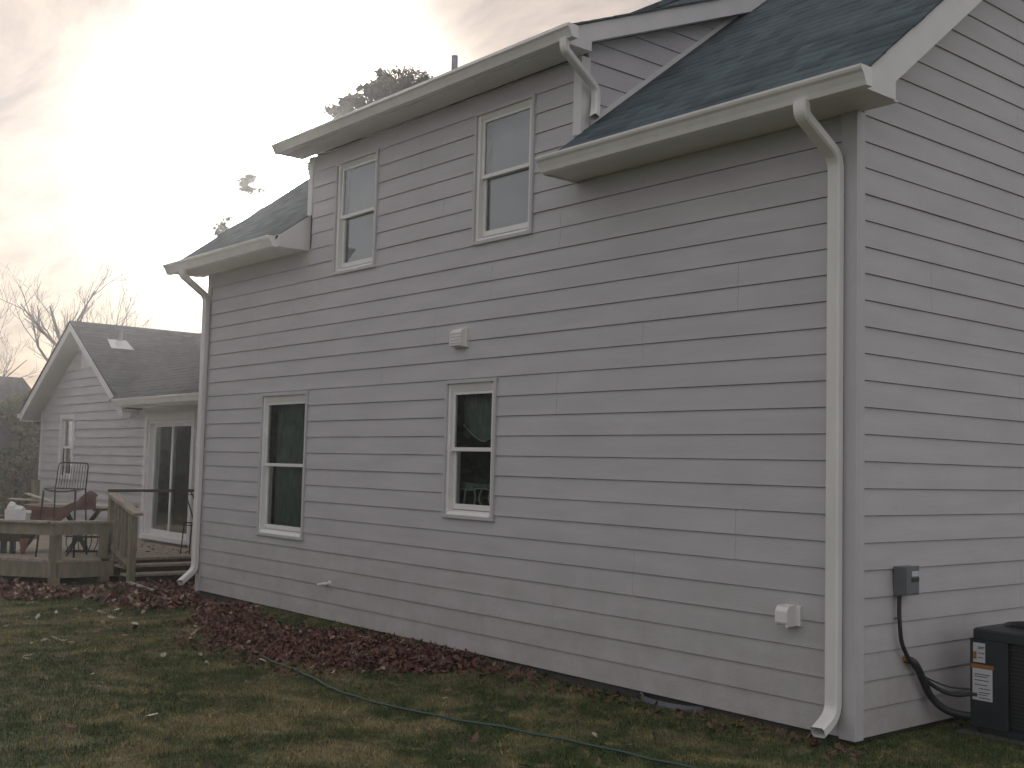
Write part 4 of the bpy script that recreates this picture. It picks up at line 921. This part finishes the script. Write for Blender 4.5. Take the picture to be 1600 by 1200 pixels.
# ---- bare trees
KB = .80
def bare_tree(base, trunk_h, height, spread, seed, label, lean=(0, 0), r0=.16, nl=7, extra=()):
    base = nearer(base, KB); base = (base[0], base[1], -.35); trunk_h = 1.687 + (trunk_h - 1.687) * KB; height = 1.687 + (height - 1.687) * KB; r0 *= KB; rs = random.Random(seed); t = empty('bare_tree', base, label, 'tree', 'leafless trees behind the wing')
    tk = MB(); top = Vector(base) + Vector((lean[0], lean[1], trunk_h)); mid = (Vector(base) + top) / 2 + Vector((.1, -.08, 0))
    tk.tube([base, tuple(mid), tuple(top)], [r0, r0 * .85, r0 * .7], 8); tk.build('trunk', 'bark', t)
    cr_ = MB()
    def grow(p, d, L, r, lev):
        n = 5; pts = [p]; rr = [r]; dd = d.copy()
        for i in range(n):
            dd = (dd + Vector((rs.gauss(0, .13), rs.gauss(0, .13), rs.gauss(.05, .09)))).normalized(); pts.append(pts[-1] + dd * L / n); rr.append(max(.0035, r * (1 - .75 * (i + 1) / n)))
        cr_.tube(pts, rr, 5 if lev < 2 else 3, cap=False)
        if lev >= 4: return
        k = (nl, 5, 4, 3)[lev] if lev else 6
        for j in range(k):
            f = rs.uniform(.25, 1.0); i = min(n - 1, int(f * n)); q = pts[i].lerp(pts[i + 1], f * n - i) if i < n else pts[-1]
            ax = dd.orthogonal().normalized(); ax.rotate(Matrix.Rotation(rs.uniform(0, 6.28), 3, dd)); nd = dd.copy(); nd.rotate(Matrix.Rotation(rs.uniform(.35, .95), 3, ax))
            nd.z += .25; nd.normalize(); grow(q, nd, L * rs.uniform(.42, .68), max(.004, rr[i] * .6), lev + 1)
    for j in range(nl):
        a = 6.283 * j / nl + rs.uniform(-.3, .3); tilt = rs.uniform(.25, .95); d = Vector((math.cos(a) * math.sin(tilt) * spread, math.sin(a) * math.sin(tilt) * spread, math.cos(tilt))).normalized()
        q = Vector(base).lerp(top, rs.uniform(.7, 1)); grow(q, d, (height - trunk_h) * rs.uniform(.6, .85), r0 * rs.uniform(.35, .55), 1)
    for (p, d, L, r) in extra: grow(Vector(p), Vector(d).normalized(), L, r, 1)
    cr_.build('crown', 'bark', t)
bare_tree((-41.2, 8.8, -.3), 6.0, 10.4, 1.1, 11, 'tall leafless tree rising behind the gable peak', r0=.17, nl=8)
bare_tree((-43.5, 5.6, -.3), 4.0, 8.0, 1.2, 23, 'spreading leafless tree left of the gable, bending over the far roof', r0=.14, nl=8)
bare_tree((-44.0, 12.4, -.3), 5.2, 8.6, 1.0, 5, 'slender leafless tree behind the wing ridge, right of the gable', r0=.10, nl=5)
bare_tree((-34.5, 13.2, -.3), 6.3, 9.4, 1.3, 31, 'leafless tree whose twigs reach out beside the left downspout', r0=.16, nl=7)
# ---- pines behind the main roof
def pine(base, crown, nclump, label, seed, tuft=.14, dens=80, cr=.34, trunk=None):
    """crown: list of (x,y,z,rx,ry,rz) ellipsoids filled with clumps of needle tufts"""
    crown = [nearer(c[:3], .75) + tuple(v * .75 for v in c[3:]) for c in crown]; base = nearer(base, .75); base = (base[0], base[1], -.4); rg = np.random.default_rng(seed); t = empty('pine_tree', base, label, 'tree', 'pines behind the house')
    cl_ = []
    for (x, y, z, a, b, c) in crown:
        k = max(3, int(nclump * a * c * 1.8))
        for _ in range(k):
            d = rg.normal(size=3); d /= np.linalg.norm(d); q = rg.random() ** .35; cl_.append(np.array((x, y, z)) + d * q * np.array((a, b, c)))
    n = len(cl_) * dens; P = np.repeat(np.array(cl_), dens, 0); d = rg.normal(size=(n, 3)); d /= np.linalg.norm(d, axis=1)[:, None]
    P = P + d * (rg.random(n) ** .6)[:, None] * np.array((cr, cr, cr * .6))
    V = []; k = 7
    nd = rg.normal(size=(n, k, 3)); nd[:, :, 2] += .5; nd /= np.linalg.norm(nd, axis=2)[:, :, None]
    sd = np.cross(nd, rg.normal(size=(n, k, 3))); sd /= np.linalg.norm(sd, axis=2)[:, :, None]
    tip = P[:, None] + nd * rg.uniform(.6, 1.0, (n, k, 1)) * tuft; V = np.stack([P[:, None] - sd * .013, P[:, None] + sd * .013, tip], 2)
    o = attr_mesh('crown', V.reshape(-1, 3), np.arange(n * k * 3).reshape(-1, 3), None, 'needles'); o.parent = t; o.matrix_parent_inverse = parent_inv(t)
    top = max(c[2] + c[5] * .6 for c in crown); m = MB(); cx, cy = crown[0][0], crown[0][1]
    if trunk: tp = nearer(trunk, .75); cx, cy, top = tp; base = (cx, cy, -.4)
    m.tube([base, (base[0] * .5 + cx * .5, base[1] * .5 + cy * .5, top * .55), (cx, cy, top)], [.22, .15, .03], 8); m.build('trunk', 'pinebark', t)
    m = MB()
    for q in cl_[::2]:
        f = rg.uniform(.62, .9); s0 = Vector((cx, cy, min(top, q[2]) - rg.uniform(.3, .8))); m.tube([s0, (s0 + Vector(q)) / 2 + Vector((0, 0, -.08)), Vector(q)], [.03, .018, .006], 4)
    m.build('limbs', 'pinebark', t)
pine((-31.0, 16.0, -.3), [(-30.6, 16, 14.9, 1.9, 1.2, 1.1), (-28.9, 16, 14.7, 1.5, .9, .75), (-32.8, 16.1, 15.0, 1.3, .8, .7), (-30.9, 16, 12.6, 2.6, 2.4, 1.5)], 22, 'tall pine whose crown shows above the upper gutter left of the roof pipe', 3)
pine((-40.0, 16.0, -.3), [(-40.3, 16, 13.55, 1.6, .9, .42), (-39.6, 16, 11.6, 2, 2, .8)], 13, 'pine with a flat topped clump standing clear above the left roof slope', 4, trunk=(-38.0, 16, 12.3))
pine((-42.6, 16.2, -.3), [(-43.1, 16, 12.1, 1.3, .9, .36), (-41.6, 16.2, 11.3, 1.4, 1, .5)], 13, 'low pine top just peeping over the left roof edge', 9)

for k, (x, y, h, w, lab) in enumerate(((-34, -7.0, 7.5, 4.4, 'widest evergreen at the yard corner mirrored in the patio door'), (-28, -8.6, 7.0, 3.6, 'tall dark evergreen mirrored beside the yard corner tree in the patio door'), (-24.5, -12.5, 6.2, 3.4, 'broad evergreen across the yard mirrored in the tall lower window'),
        (-20.5, -15.3, 5.9, 3.4, 'dense evergreen across the yard mirrored in the curtained lower window'), (-15.5, -17.5, 5.6, 3.4, 'evergreen farthest right in the yard row mirrored in the lower panes'), (-23.5, -17.5, 6.8, 3.6, 'second row evergreen filling the gap in the mirrored yard trees'))):
    s = empty('evergreen_tree', (x, y, -.25), lab, 'tree', 'evergreens across the yard seen only as reflections')
    cs = [(x + w * .8 * (1 - zz / h) ** .3 * q * math.cos(a), y + w * .8 * (1 - zz / h) ** .3 * q * math.sin(a), zz, .85, .85, .7) for zz, a, q in [(rng.uniform(.4, h), rng.uniform(0, 6.28), rng.random() ** .5) for _ in range(210)]]
    leaf_cloud('crown', cs, 34000, (.16, .30), 'yard', s)
    m = MB(); m.tube([(x, y, -.3), (x, y, h * .6)], [.22, .06], 7); m.build('trunk', 'bark', s)
# ================================================================= haze
m = MB(); m.box(-45, 12, -27, 20, -1.4, 13.2)
hzm = bpy.data.materials.new('thin haze'); hzm.use_nodes = True; t = hzm.node_tree; t.nodes.clear()
pv = t.nodes.new('ShaderNodeVolumePrincipled'); pv.inputs['Color'].default_value = (.93, .95, 1.0, 1); pv.inputs['Density'].default_value = 0.0026; pv.inputs['Anisotropy'].default_value = 0.78
oo = t.nodes.new('ShaderNodeOutputMaterial'); t.links.new(pv.outputs[0], oo.inputs['Volume'])
o = m.build('haze', hzm); tag(o, 'thin bright haze in the air around the house', 'haze', kind='stuff')
